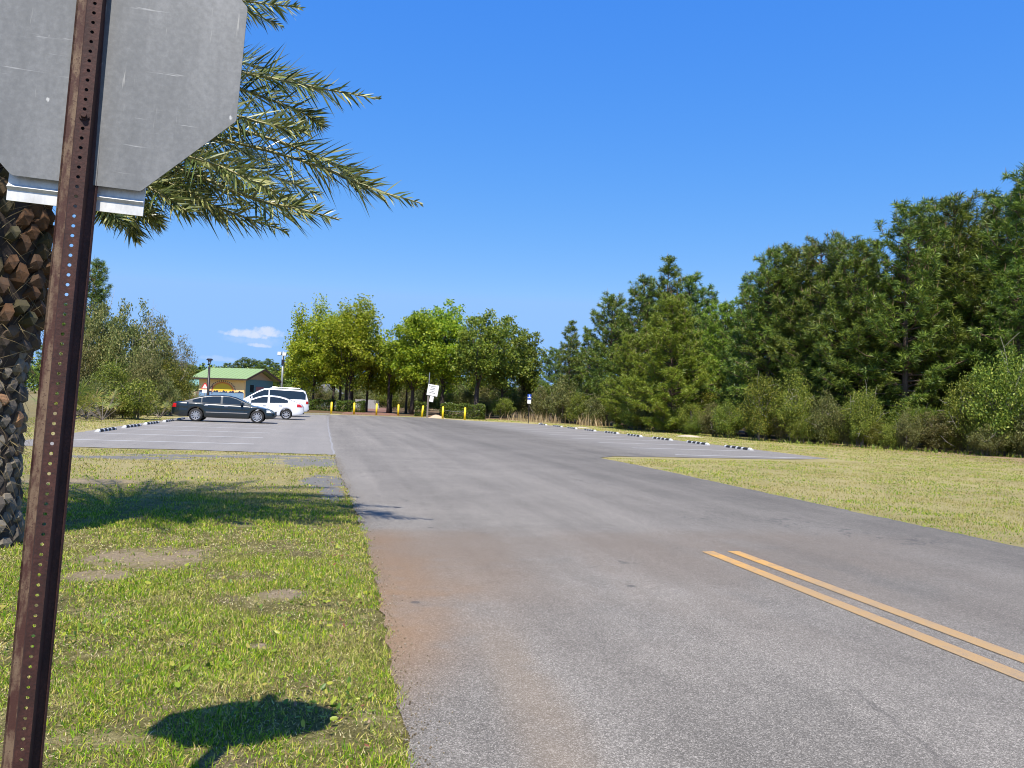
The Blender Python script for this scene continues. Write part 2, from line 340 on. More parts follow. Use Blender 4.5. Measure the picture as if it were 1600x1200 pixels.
    c = k.mix(k.math('MULTIPLY', k.sm(s2, .64, .74), .45), c, (.5, .49, .46))
    M['alu'] = k.end(k.bsdf(c, .62, .25, bump=b_, bs=.12, bd=.001))
    k = NT('bright_aluminium'); p = k.obj(); a = k.noise(k.scale(p, (1, 1, .4)), 22, 5, .7)
    M['alu2'] = k.end(k.bsdf(k.ramp(a, [(.35, (.52, .52, .52)), (.6, (.72, .72, .71))]), .5, .15))
    # misc ----------------------------------------------------------------
    M['yellow_post'] = plain('yellow_bollard_paint', (.80, .58, .015), .45, var=.1, sc=6)
    M['rubber'] = plain('black_rubber', (.022, .022, .023), .75, var=.3, sc=10)
    M['stopwhite'] = plain('white_rubber_stripe', (.55, .55, .53), .6, var=.12, sc=10)
    M['signwhite'] = plain('white_sign_face', (.80, .80, .79), .5, var=.05)
    M['ink'] = plain('sign_ink', (.03, .03, .035), .6)
    M['signblue'] = plain('blue_sign_face', (.02, .08, .42), .5, var=.05)
    M['signred'] = plain('red_sign_border', (.55, .03, .03), .5, var=.05)
    M['greypost'] = plain('galvanised_post', (.32, .33, .33), .5, .5, var=.2)
    M['woodpost'] = plain('weathered_wood_post', (.17, .145, .125), .85, var=.35, sc=9)
    M['darkmetal'] = plain('dark_bronze_metal', (.022, .018, .02), .45, .2)
    M['lampglass'] = plain('lamp_lens', (.5, .5, .48), .2)
    M['roofgreen'] = plain('green_metal_roof', (.22, .31, .13), .5, var=.12, sc=2)
    M['roofteal'] = plain('teal_metal_roof', (.15, .27, .21), .5, var=.12, sc=2)
    M['trim'] = plain('dark_brown_trim', (.05, .03, .025), .6)
    M['gable'] = plain('tan_siding', (.42, .31, .20), .7, var=.1, sc=4)
    M['tealwall'] = plain('teal_wall', (.10, .22, .24), .7, var=.1, sc=3)
    M['peach'] = plain('peach_mural_paint', (.90, .60, .27), .7, var=.15, sc=1.3)
    M['mural_yellow'] = plain('yellow_mural_paint', (.80, .55, .04), .7, var=.12, sc=2)
    M['mural_orange'] = plain('orange_mural_paint', (.72, .25, .06), .7, var=.12, sc=2)
    M['mural_purple'] = plain('purple_mural_paint', (.10, .03, .10), .7)
    M['mural_blue'] = plain('blue_mural_paint', (.16, .27, .42), .7, var=.35, sc=4)
    M['mural_navy'] = plain('navy_mural_paint', (.02, .03, .07), .7)
    M['greywall'] = plain('grey_house_wall', (.34, .36, .38), .7, var=.08)
    M['greyroof'] = plain('grey_shingle_roof', (.20, .20, .21), .8, var=.2)
    M['brownwall'] = plain('brown_board_wall', (.17, .12, .09), .8, var=.2)
    M['fencewood'] = plain('weathered_fence_wood', (.30, .29, .28), .85, var=.3, sc=6)
    M['winglass'] = plain('house_window_glass', (.02, .03, .035), .1)
    def carpaint(nm, col, metal=.0, **kw):
        k = NT(nm); p = k.obj(); n = k.noise(p, 3, 3)
        return k.end(k.bsdf(k.mix(n, col, tuple(v*.93 for v in col)), .32, metal, Coat_Weight=1.0, Coat_Roughness=.04, **kw))
    M['car_dark'] = carpaint('dark_blue_car_paint', (.004, .011, .016), .1)
    M['car_white'] = carpaint('white_car_paint', (.74, .76, .80))
    M['car_glass'] = plain('tinted_car_glass', (.012, .018, .022), .03, Specular_IOR_Level=.9)
    M['tyre'] = plain('tyre_rubber', (.018, .018, .019), .85)
    M['rim'] = plain('alloy_rim', (.55, .55, .57), .3, .7)
    M['arch'] = plain('black_underbody', (.008, .008, .008), .9)
    M['tail'] = plain('red_tail_lamp', (.45, .012, .015), .15)
    M['head'] = plain('clear_head_lamp', (.65, .68, .7), .1)
    M['chrome'] = plain('chrome_trim', (.7, .7, .72), .15, .9)
    M['plastic'] = plain('black_plastic', (.02, .02, .022), .5)
    M['plate'] = plain('number_plate', (.6, .62, .6), .5)

PATCHES = []
for (px, py, rx, ry) in [(225, 872, .62, .50), (150, 900, .30, .22), (440, 930, .20, .16), (110, 752, 1.1, .35), (405, 1010, .07, .06)]:
    a, b = gp(px, py); PATCHES.append((a, b, rx, ry))
GRAVEL = []
for (px, py, rx, ry) in [(490, 722, .85, 1.3), (505, 752, .4, 1.2), (450, 713, 1.4, .35), (330, 713, 2.0, .42), (200, 715, 1.6, .45), (520, 770, .18, 1.0)]:
    a, b = gp(px, py); GRAVEL.append((a, b, rx, ry))
build_materials()

# ------------------------------------------------------------------ camera, light, sky
def setup():
    sc = bpy.context.scene
    cd = bpy.data.cameras.new('camera'); co = bpy.data.objects.new('camera', cd); C.objects.link(co)
    cd.sensor_width = 36; cd.sensor_fit = 'HORIZONTAL'; cd.lens = 36*FPX/1600; cd.clip_end = 5000; cd.clip_start = .05
    mm = Matrix(((rt[0], up[0], -fw[0], CAM[0]), (rt[1], up[1], -fw[1], CAM[1]), (rt[2], up[2], -fw[2], CAM[2]), (0, 0, 0, 1)))
    co.matrix_world = mm; sc.camera = co
    ts = Vector((-.157, -.593, 1.0)).normalized()
    el = math.asin(ts.z)
    ld = bpy.data.lights.new('sun', 'SUN'); ld.energy = 4.6; ld.angle = math.radians(.5); ld.color = (1, .93, .82)
    lo = bpy.data.objects.new('sun', ld); C.objects.link(lo); lo.rotation_euler = ts.to_track_quat('Z', 'Y').to_euler(); lo.location = (0, -20, 40)
    w = bpy.data.worlds.new('World'); sc.world = w; w.use_nodes = True; t = w.node_tree; t.nodes.clear()
    k = NT.__new__(NT); k.t = t
    sky = k.n('ShaderNodeTexSky', sky_type='NISHITA', sun_disc=False, sun_elevation=el, sun_rotation=math.atan2(ts.x, ts.y))
    sky.air_density = 1.0; sky.dust_density = .25; sky.ozone_density = 3.0; sky.altitude = 10
    hs = k.n('ShaderNodeHueSaturation', {'Saturation': SKY_SAT, 'Value': SKY_VAL, 'Color': sky.outputs[0], 'Hue': SKY_HUE})
    # one small fair-weather cloud low over the horizon
    v = k.n('ShaderNodeTexCoord').outputs['Generated']
    nz = k.n('ShaderNodeTexNoise', {'Vector': v, 'Scale': 90.0, 'Detail': 6.0, 'Roughness': .62}).outputs['Fac']
    nz2 = k.n('ShaderNodeTexNoise', {'Vector': v, 'Scale': 32.0, 'Detail': 3.0}).outputs['Fac']
    tot = None
    for (px, py, wx, wz, amt) in [(388, 524, 36, 8.5, 1.0), (424, 522, 27, 10, 1.0), (402, 540, 20, 5, .8), (340, 561, 30, 6, .3), (398, 533, 45, 12, .22)]:
        d = ray(px, py); d = d/np.linalg.norm(d); rr = np.cross(d, [0, 0, 1]); rr /= np.linalg.norm(rr)
        uu = k.n('ShaderNodeVectorMath', {0: v, 1: tuple(rr)}, operation='DOT_PRODUCT').outputs['Value']
        zz = k.math('SUBTRACT', k.xyz(v)[2], float(d[2]))
        uz = k.n('ShaderNodeVectorMath', {0: v, 1: tuple(d)}, operation='DOT_PRODUCT').outputs['Value']
        zz = k.math('ADD', zz, k.math('MULTIPLY', uu, .0403))
        zz = k.math('MULTIPLY', zz, k.sm(zz, -.001, .001, 1.8, 1.0))
        q = k.math('ADD', k.math('POWER', k.math('DIVIDE', uu, wx/FPX), 2), k.math('POWER', k.math('DIVIDE', zz, wz/FPX), 2))
        q = k.math('ADD', q, k.math('MULTIPLY', k.math('SUBTRACT', nz, .5), 2.6))
        q = k.math('ADD', q, k.math('MULTIPLY', k.math('SUBTRACT', nz2, .5), 1.5))
        q = k.math('MULTIPLY', k.math('MULTIPLY', k.sm(q, 1.15, .1), amt), k.sm(uz, .9, .95))
        tot = q if tot is None else k.math('MAXIMUM', tot, q)
    ch = k.n('ShaderNodeSeparateColor', {0: hs.outputs[0]}).outputs; ks = .161
    pw = [k.math('MULTIPLY', k.math('POWER', k.math('MULTIPLY', ch[i], ks), p), a/ks) for i, (p, a) in enumerate(SKY_CURVE)]
    pw[0] = k.math('MINIMUM', pw[0], .31/ks); pw[1] = k.math('MINIMUM', pw[1], .565/ks)
    skyc = k.n('ShaderNodeCombineColor', {0: pw[0], 1: pw[1], 2: pw[2]}).outputs[0]
    c = k.mix(k.math('MULTIPLY', tot, .62), skyc, CLOUD)
    bg = k.n('ShaderNodeBackground', {'Color': c, 'Strength': SKY_STR}); o = k.n('ShaderNodeOutputWorld')
    t.links.new(bg.outputs[0], o.inputs[0])
    sc.cycles.filter_width = 1.05; vs = sc.view_settings; vs.view_transform = 'Standard'; vs.look = 'None'; vs.exposure = EXPO; vs.gamma = 1
SKY_SAT, SKY_VAL, SKY_HUE, SKY_STR, EXPO = 1.12, 1.0, .5, .096, .75
SKY_CURVE = [(1.14, .72), (.66, .68), (.2, 1.0)]
CLOUD = (5.5, 5.6, 6.0)
setup()

# ------------------------------------------------------------------ ground, asphalt, markings
def wob_edge(pts, step, amp, rng):
    out = []
    for (x0, y0), (x1, y1) in zip(pts[:-1], pts[1:]):
        L = math.hypot(x1-x0, y1-y0); n = max(1, int(L/step)); nx, ny = -(y1-y0)/L, (x1-x0)/L
        for i in range(n):
            t = i/n; a = rng.gauss(0, amp) if i else 0
            out.append((x0+(x1-x0)*t+nx*a, y0+(y1-y0)*t+ny*a))
    return out+[pts[-1]]
def flat(name, poly, z, m):
    bm = bmesh.new(); f = bm.faces.new([bm.verts.new((x, y, z)) for x, y in poly])
    bmesh.ops.triangulate(bm, faces=[f]); bmesh.ops.recalc_face_normals(bm, faces=bm.faces)
    if bm.faces[:][0].normal.z < 0: bmesh.ops.reverse_faces(bm, faces=bm.faces)
    me = bpy.data.meshes.new(name); bm.to_mesh(me); bm.free(); me.materials.append(m)
    o = bpy.data.objects.new(name, me); C.objects.link(o); return tag(o, kind='structure')
def ground():
    mb = MB(); xs = [-600, -150, -60, -20, 0, 20, 60, 150, 600]; ys = [-200, -50, -10, 10, 30, 60, 100, 200, 900]
    mb.add([(x, y, 0) for y in ys for x in xs], [(j*9+i, j*9+i+1, j*9+i+10, j*9+i+9) for j in range(8) for i in range(8)])
    tag(mb.build('ground', M['soil']), kind='structure')
    rng = random.Random(3)
    left = wob_edge([(.40, -14), (.40, 3.1), (.47, 5.5), (.50, 8.3), (.45, 12), (.38, 16), (.36, 20.2)], .12, .018, rng)
    rest = wob_edge([(.36, 20.2), (-3.2, 20.9), (-7.6, 20.9), (-7.75, 30), (-7.75, 62), (-3, 65.5), (1, 70.5), (9.4, 72.8), (11.8, 66.5), (17.5, 61), (17.9, 50), (17.9, 29), (17.7, 24.0), (15.5, 23.2), (8.9, 22.5)], .3, .03, rng)
    right = wob_edge([(8.9, 22.5), (8.05, 21.6), (8.2, 18.9), (8.15, 12), (8.17, 7.5), (8.17, -14)], .15, .018, rng)
    flat('asphalt_road', left[:-1]+rest[:-1]+right, .012, M['asphalt'])
    mb = MB()
    def strip(x0, x1, y0, y1, z=.0165): mb.add([(x0, y0, z), (x1, y0, z), (x1, y1, z), (x0, y1, z)], [(0, 1, 2, 3)])
    for (xa, xb) in ((3.90, 4.04), (4.20, 4.34)):
        ya = 7.33
        for i in range(40): strip(xa, xb, ya-(i+1)*.5, ya-i*.5) if i else strip(xa, xb, ya-.5, ya)
    tag(mb.build('centre_lines', M['yellow_paint']), kind='structure')
    mb = MB()
    for i in range(-2, 10):
        y = 31.5+i*3.72; strip(11.7, 17.0, y-.05, y+.05)
    for i in range(-2, 8):
        y = 31.3+i*3.7; strip(-7.2, -1.9, y-.05, y+.05)
    tag(mb.build('parking_lines', M['white_paint']), kind='structure')
    # pale joint where the left bays meet the drive
    mb = MB(); xs = [.32+.02*math.sin(i*1.7)+.3*max(0, (i-20)/45) for i in range(46)]
    for i in range(45): mb.add([(xs[i], 20.4+i, .016), (xs[i]+.055, 20.4+i, .016), (xs[i+1]+.055, 21.4+i, .016), (xs[i+1], 21.4+i, .016)], [(0, 1, 2, 3)])
    tag(mb.build('asphalt_joint', plain('pale_joint_filler', (.24, .235, .23), .9, sc=3, var=.3)), kind='structure')
    # concrete walk edge on the far side of the lot
    mb = MB()
    pts = [(-7.5, 64.6), (-3, 66.1), (.6, 71.1)]
    for (a, b) in zip(pts[:-1], pts[1:]):
        d = Vector((b[0]-a[0], b[1]-a[1])); mb.box(((a[0]+b[0])/2, (a[1]+b[1])/2, .05), (d.length, .35, .1), math.atan2(d.y, d.x))
    tag(mb.build('kerb', plain('concrete_kerb', (.42, .39, .32), .9)), kind='structure')
    mb = MB(); mb.add([(1.6, 73, .006), (7.4, 74.6, .006), (8.5, 95, .006), (12, 150, .006), (6, 150, .006), (3, 95, .006)], [(0, 1, 2, 3, 4, 5)])
    tag(mb.build('mulch_path', plain('red_mulch', (.19, .095, .06), .95, var=.4, sc=3)), kind='structure')
ground()

# ------------------------------------------------------------------ grass
def inpatch(x, y):
    m = np.zeros(len(x))
    for (cx, cy, rx, ry) in PATCHES+GRAVEL: m = np.maximum(m, np.clip(1.5-((x-cx)/rx)**2-((y-cy)/ry)**2, 0, 1))
    return m*np.clip(vnoise(x+9, y+9, 7.0, 21)*2.6+.05, 0, 1)
def vnoise(x, y, s, seed):
    g = np.random.default_rng(seed).random((64, 64)); x = x*s; y = y*s
    xi = np.floor(x).astype(int); yi = np.floor(y).astype(int); fx = x-xi; fy = y-yi; fx = fx*fx*(3-2*fx); fy = fy*fy*(3-2*fy)
    a = g[xi % 64, yi % 64]; b = g[(xi+1) % 64, yi % 64]; c = g[xi % 64, (yi+1) % 64]; d = g[(xi+1) % 64, (yi+1) % 64]
    return (a*(1-fx)+b*fx)*(1-fy)+(c*(1-fx)+d*fx)*fy
def blades(x, y, h, w, rng, lean=.8):
    n = len(x); a = rng.random(n)*2*PI; l = rng.random(n)*lean; az = rng.random(n)*2*PI
    dx, dy = np.cos(az)*np.sin(l), np.sin(az)*np.sin(l); dz = np.cos(l)
    bx, by = np.cos(a)*w/2, np.sin(a)*w/2
    P = np.stack([x, y, np.zeros(n)], 1); D = np.stack([dx, dy, dz], 1); B = np.stack([bx, by, np.zeros(n)], 1)
    mid = P+D*(h*.55)[:, None]; D2 = D.copy(); D2[:, :2] *= 1.8; D2[:, 2] *= .7; D2 = unit(D2)
    tip = mid+D2*(h*.5)[:, None]
    V = np.stack([P-B, P+B, mid+B*.75, mid-B*.75, tip], 1).reshape(-1, 3)
    i = np.arange(n)*5
    F = np.concatenate([np.stack([i, i+1, i+2], 1), np.stack([i, i+2, i+3], 1), np.stack([i+3, i+2, i+4], 1)])
    return V, F
def grass():
    rng = np.random.default_rng(5); Vs, Fs, o = [], [], 0
    def zone(x0, x1, y0, y1, dens, hm, w, keep=None, lean=.9):
        nonlocal o
        n = int((x1-x0)*(y1-y0)*dens); x = rng.uniform(x0, x1, n); y = rng.uniform(y0, y1, n)
        cl = vnoise(x+50, y+50, 2.3, 1)*.6+vnoise(x+50, y+50, 6.5, 2)*.4
        k = rng.random(n) < np.clip((cl-.18)*2.3, .06, 1)*(1-.97*inpatch(x, y))
        if keep is not None: k &= keep(x, y)
        x, y, cl = x[k], y[k], cl[k]
        h = hm*(.45+rng.random(len(x))*.8)*(.6+.8*cl)
        V, F = blades(x, y, h, w*(.6+.8*rng.random(len(x))), rng, lean); Vs.append(V); Fs.append(F+o); o += len(V)
    el = lambda y: np.interp(y, [0, 3.1, 5.5, 8.3, 12, 16, 20.2], [.42, .42, .49, .52, .47, .4, .38])
    rag = lambda x, y: .07*(vnoise(x*0+30, y+30, 3.1, 9)-.45)+.05*(vnoise(x*0+30, y+30, 11, 10)-.5)
    lk = lambda x, y: x < el(y)+rag(x, y)
    zone(-3.4, .55, 2.2, 4.6, 11500, .034, .0044, lk, 1.45)
    zone(-4.4, .55, 4.6, 7.5, 7000, .036, .0052, lk, 1.4)
    zone(-5.5, .55, 7.5, 12, 3000, .038, .007, lk, 1.3)
    zone(-8, .5, 12, 20.4, 420, .042, .013, lambda x, y: lk(x, y) & (y < 20.4-.05*x) & (x > -.62*y+1), 1.0)
    zone(-13, -7.9, 21, 46, 130, .05, .02, None, 1.0)
    rk = lambda x, y: (x > 8.17+rag(x, y)) & (x < 1.35*y+4)
    zone(8.0, 20, 5, 12, 900, .035, .010, rk, 1.1)
    zone(8.0, 27, 12, 23, 420, .035, .014, lambda x, y: rk(x, y) & ((y < 21.6+.09*(x-8)) | (x > 18)), 1.1)
    zone(17.9, 29, 23, 42, 190, .04, .02, lambda x, y: x < 36-.22*y, 1.0)
    zone(17.9, 27, 42, 66, 70, .05, .03, None, 1.0)
    zone(-9, 18, 66, 76, 60, .05, .035, lambda x, y: (y > 74.5) | (x > 13) | ((x < 0.5) & (y > 68)) , 1.0)
    g = npmesh('grass', np.concatenate(Vs), np.concatenate(Fs), M['grass']); tag(g, 'mown patchy grass of the verges beside the road', 'grass', kind='stuff')
    # low broad-leaved weeds
    n = 6500; x = rng.uniform(-3.4, .5, n); y = 2.3+rng.random(n)**1.3*6; cl = vnoise(x+20, y+20, 1.6, 4)
    k = (rng.random(n) < np.clip((cl-.40)*2.8, .03, 1)) & (x < el(y)-.01) & (inpatch(x, y) < .4); x, y = x[k], y[k]; n = len(x)
    r = (.005+.013*rng.random(n)**2.2); z = .014+.03*rng.random(n)
    nrm = unit(np.stack([rng.normal(0, .7, n), rng.normal(-.1, .7, n), np.ones(n)], 1)); t = unit(np.cross(nrm, rng.normal(size=(n, 3)))); b = np.cross(nrm, t)
    ang = np.linspace(0, 2*PI, 7, endpoint=False); P = np.stack([x, y, z], 1)
    ring = [P+(t*math.cos(a)*1.35+b*math.sin(a)*.72)*r[:, None]-nrm*(r*.25*abs(math.sin(a)))[:, None] for a in ang]
    V = np.stack(ring, 1).reshape(-1, 3); i = np.arange(n)*7
    F = np.concatenate([np.stack([i, i+j, i+j+1], 1) for j in range(1, 6)])
    w = npmesh('weeds', V, F, M['weed']); tag(w, 'bright broad-leaved weeds scattered through the near grass', 'weeds', kind='stuff')
    # matted dead thatch between the blades
    n = 60000; x = rng.uniform(-3.6, .5, n); y = 2.3+rng.random(n)**1.2*6.5; k = (x < el(y)+rag(x, y)) & (rng.random(n) > .8*inpatch(x, y)); x, y = x[k], y[k]; n = len(x)
    V, F = blades(x, y, .012+.03*rng.random(n), np.full(n, .0035)*(y/4), rng, 1.0); V[:, 2] = V[:, 2]*.35+.006
    tag(npmesh('thatch', V, F, M['thatch']), 'matted dead straw lying between the green blades', 'thatch', kind='stuff')
    # dead leaves along the kerbless road edge
    n = 260; y = 2.4+rng.random(n)*14; x = el(y)-.02-np.abs(rng.normal(0, .25, n)); 
    kk = rng.random(n) < .3; x[kk] = rng.uniform(-3, .4, kk.sum())
    r = .006+.010*rng.random(n); nrm = unit(np.stack([rng.normal(0, .4, n), rng.normal(0, .4, n), np.ones(n)], 1)); t = unit(np.cross(nrm, rng.normal(size=(n, 3)))); b = np.cross(nrm, t)
    P = np.stack([x, y, .03+.02*rng.random(n)], 1)
    V = np.stack([P+t*r[:, None]*1.5, P+b*r[:, None]*.6, P-t*r[:, None]*1.4+nrm*r[:, None]*.3, P-b*r[:, None]*.6], 1).reshape(-1, 3); i = np.arange(n)*4
    l = npmesh('fallen_leaves', V, np.stack([i, i+1, i+2, i+3], 1), M['litter']); tag(l, 'dead brown leaves lying in the grass by the road edge', 'leaves', kind='stuff')
grass()
def edge_grit():
    g = np.random.default_rng(14); n = 5200; y = 2.4+g.random(n)**1.3*17; e = np.interp(y, [0, 3.1, 5.5, 8.3, 12, 16, 20.2], [.42, .42, .49, .52, .47, .4, .38])
    x = e-.03+np.abs(g.normal(0, .055+.05*vnoise(y+3, y*0+3, 1.7, 6), n)); r = .0018+.0055*g.random(n)**3
    nr = unit(g.normal(size=(n, 3))); t = unit(np.cross(nr, g.normal(size=(n, 3)))); b = np.cross(nr, t); P = np.stack([x, y, .0125+r*.5], 1); r = r[:, None]
    V = np.stack([P+t*r, P+b*r*.8, P-t*r, P-b*r*.8, P+nr*r*.7, P-nr*r*.6], 1).reshape(-1, 3); i = np.arange(n)*6
    F = np.concatenate([np.stack([i+a, i+c, i+d], 1) for a, c, d in ((0, 1, 4), (1, 2, 4), (2, 3, 4), (3, 0, 4), (1, 0, 5), (2, 1, 5), (3, 2, 5), (0, 3, 5))])
    tag(npmesh('grit', V, F, M['grit']), 'sandy grit spilled along the left edge of the asphalt', 'grit', kind='stuff')
edge_grit()

# ------------------------------------------------------------------ near traffic sign on its rusty post
def near_sign():
    cx, cy, cz = -.634, 2.222, 2.368; tilt = math.radians(2.6)
    Mx = Matrix.Translation((cx, cy, cz)) @ Matrix.Rotation(math.radians(-3.9), 4, 'Z') @ Matrix.Rotation(tilt, 4, 'Y')
    root = thing('traffic_sign', 'back of a scratched grey octagonal sign on a rusty perforated post', 'traffic sign', (0, 0, 0))
    a = .381; s = a*math.tan(PI/8)
    def rounded(poly, r=.007):
        out = []; n = len(poly)
        for i in range(n):
            p, q, w = Vector(poly[i-1]), Vector(poly[i]), Vector(poly[(i+1) % n])
            d0 = (p-q).normalized(); d1 = (w-q).normalized()
            for t in (0, .33, .67, 1): out.append(tuple(q+d0*r*(1-t)**2+d1*r*t*t))
        return out
    mb = MB(); mb.prism(rounded([(-s, -a), (s, -a), (a, -s), (a, s), (s, a), (-s, a), (-a, s), (-a, -s)]), 0, .003)
    mb.build('sign_panel', M['alu']).matrix_world = Mx
    pan = bpy.data.objects['sign_panel']; pan.parent = root
    # lower blade hung under the panel
    mb = MB(); L0, L1 = -.172, .163
    prof = [(.022, -a+.03), (.020, -a-.018), (.013, -a-.026), (.020, -a-.034), (.020, -a-.062), (.024, -a-.062), (.024, -a-.030), (.026, -a+.03)]
    mb.add([(x, y, z) for x in (L0, L1) for y, z in prof], [(i, i+8, (i+1) % 8+8, (i+1) % 8) for i in range(8)]+[tuple(range(8)), tuple(range(15, 7, -1))])
    o = mb.build('lower_blade', M['alu2']); o.matrix_world = Mx; o.parent = root
    # U-channel post: hat section, web towards the camera, real holes
    Mp = Matrix.Translation((cx, cy, cz)) @ Matrix.Rotation(math.radians(11.0), 4, 'Z') @ Matrix.Rotation(math.radians(2.0), 4, 'Y')
    z0, z1 = -2.42, .55; th = .0045; off = .003
    yb, yf = -.004, -.044; wf, ww, wb = .0455, .0165, .0225
    def hol(zc0, zc1, xa, xb, y, holes, r, mb, mi, ax=0.0):
        n = 10
        for z in holes:
            h = .0127
            sq = [(xa, z-h), (ax, z-h), (xb, z-h), (xb, z), (xb, z+h), (ax, z+h), (xa, z+h), (xa, z)]
            ci = [(ax+r*math.cos(t), z+r*math.sin(t)) for t in [PI*1.25+PI/4*i for i in range(8)]]
            vs = [(x+off, y, zz) for x, zz in sq]+[(x+off, y, zz) for x, zz in ci]+[(x+off, y+th, zz) for x, zz in ci]+[(x+off, y+th, zz) for x, zz in sq]
            fs = []
            for i in range(8):
                j = (i+1) % 8
                fs += [(i, j, 8+j, 8+i), (8+i, 8+j, 16+j, 16+i), (16+i, 16+j, 24+j, 24+i)]
            mb.add(vs, fs, mi)
    mb = MB(); zs = np.arange(z0+.0127, z1, .0254)
    hol(z0, z1, -ww, ww, yf, zs, .0046, mb, 0)
    zt = float(zs[-1]+.0127)
    def plate(p, q, mi, t=(0, th)):
        mb.add([(p[0]+off, p[1], z0), (q[0]+off, q[1], z0), (q[0]+off, q[1], zt), (p[0]+off, p[1], zt), (p[0]+off+t[0], p[1]+t[1], z0), (q[0]+off+t[0], q[1]+t[1], z0), (q[0]+off+t[0], q[1]+t[1], zt), (p[0]+off+t[0], p[1]+t[1], zt)],
               [(0, 1, 2, 3), (7, 6, 5, 4), (0, 4, 5, 1), (2, 6, 7, 3), (1, 5, 6, 2), (0, 3, 7, 4)], mi)
    plate((ww, yf), (wb, yb-.004), 0, (-.004, .001)); plate((-ww, yf), (-wb, yb-.004), 0, (.004, .001))
    plate((-wf, yb), (-wb+.002, yb-.004), 1); plate((wb-.002, yb-.004), (wf-.004, yb), 0)
    plate((-wf, yb-.004), (-wf+.004, yb-.001), 1); plate((wf-.006, yb-.005), (wf-.002, yb-.001), 0)
    o = mb.build('post', [M['rust'], M['flange']]); o.matrix_world = Mp; o.parent = root
    for z in (-.215, .20):
        mb = MB(); Mb = Matrix.Translation((off, yf, z))
        mb.lathe([(0, -.011), (.0065, -.011), (.0075, -.009), (.0075, -.004), (.012, -.004), (.012, -.0005)], 12, 0, Mb)
        o = mb.build('bolt', M['rust']); o.matrix_world = Mp; o.parent = root
near_sign()

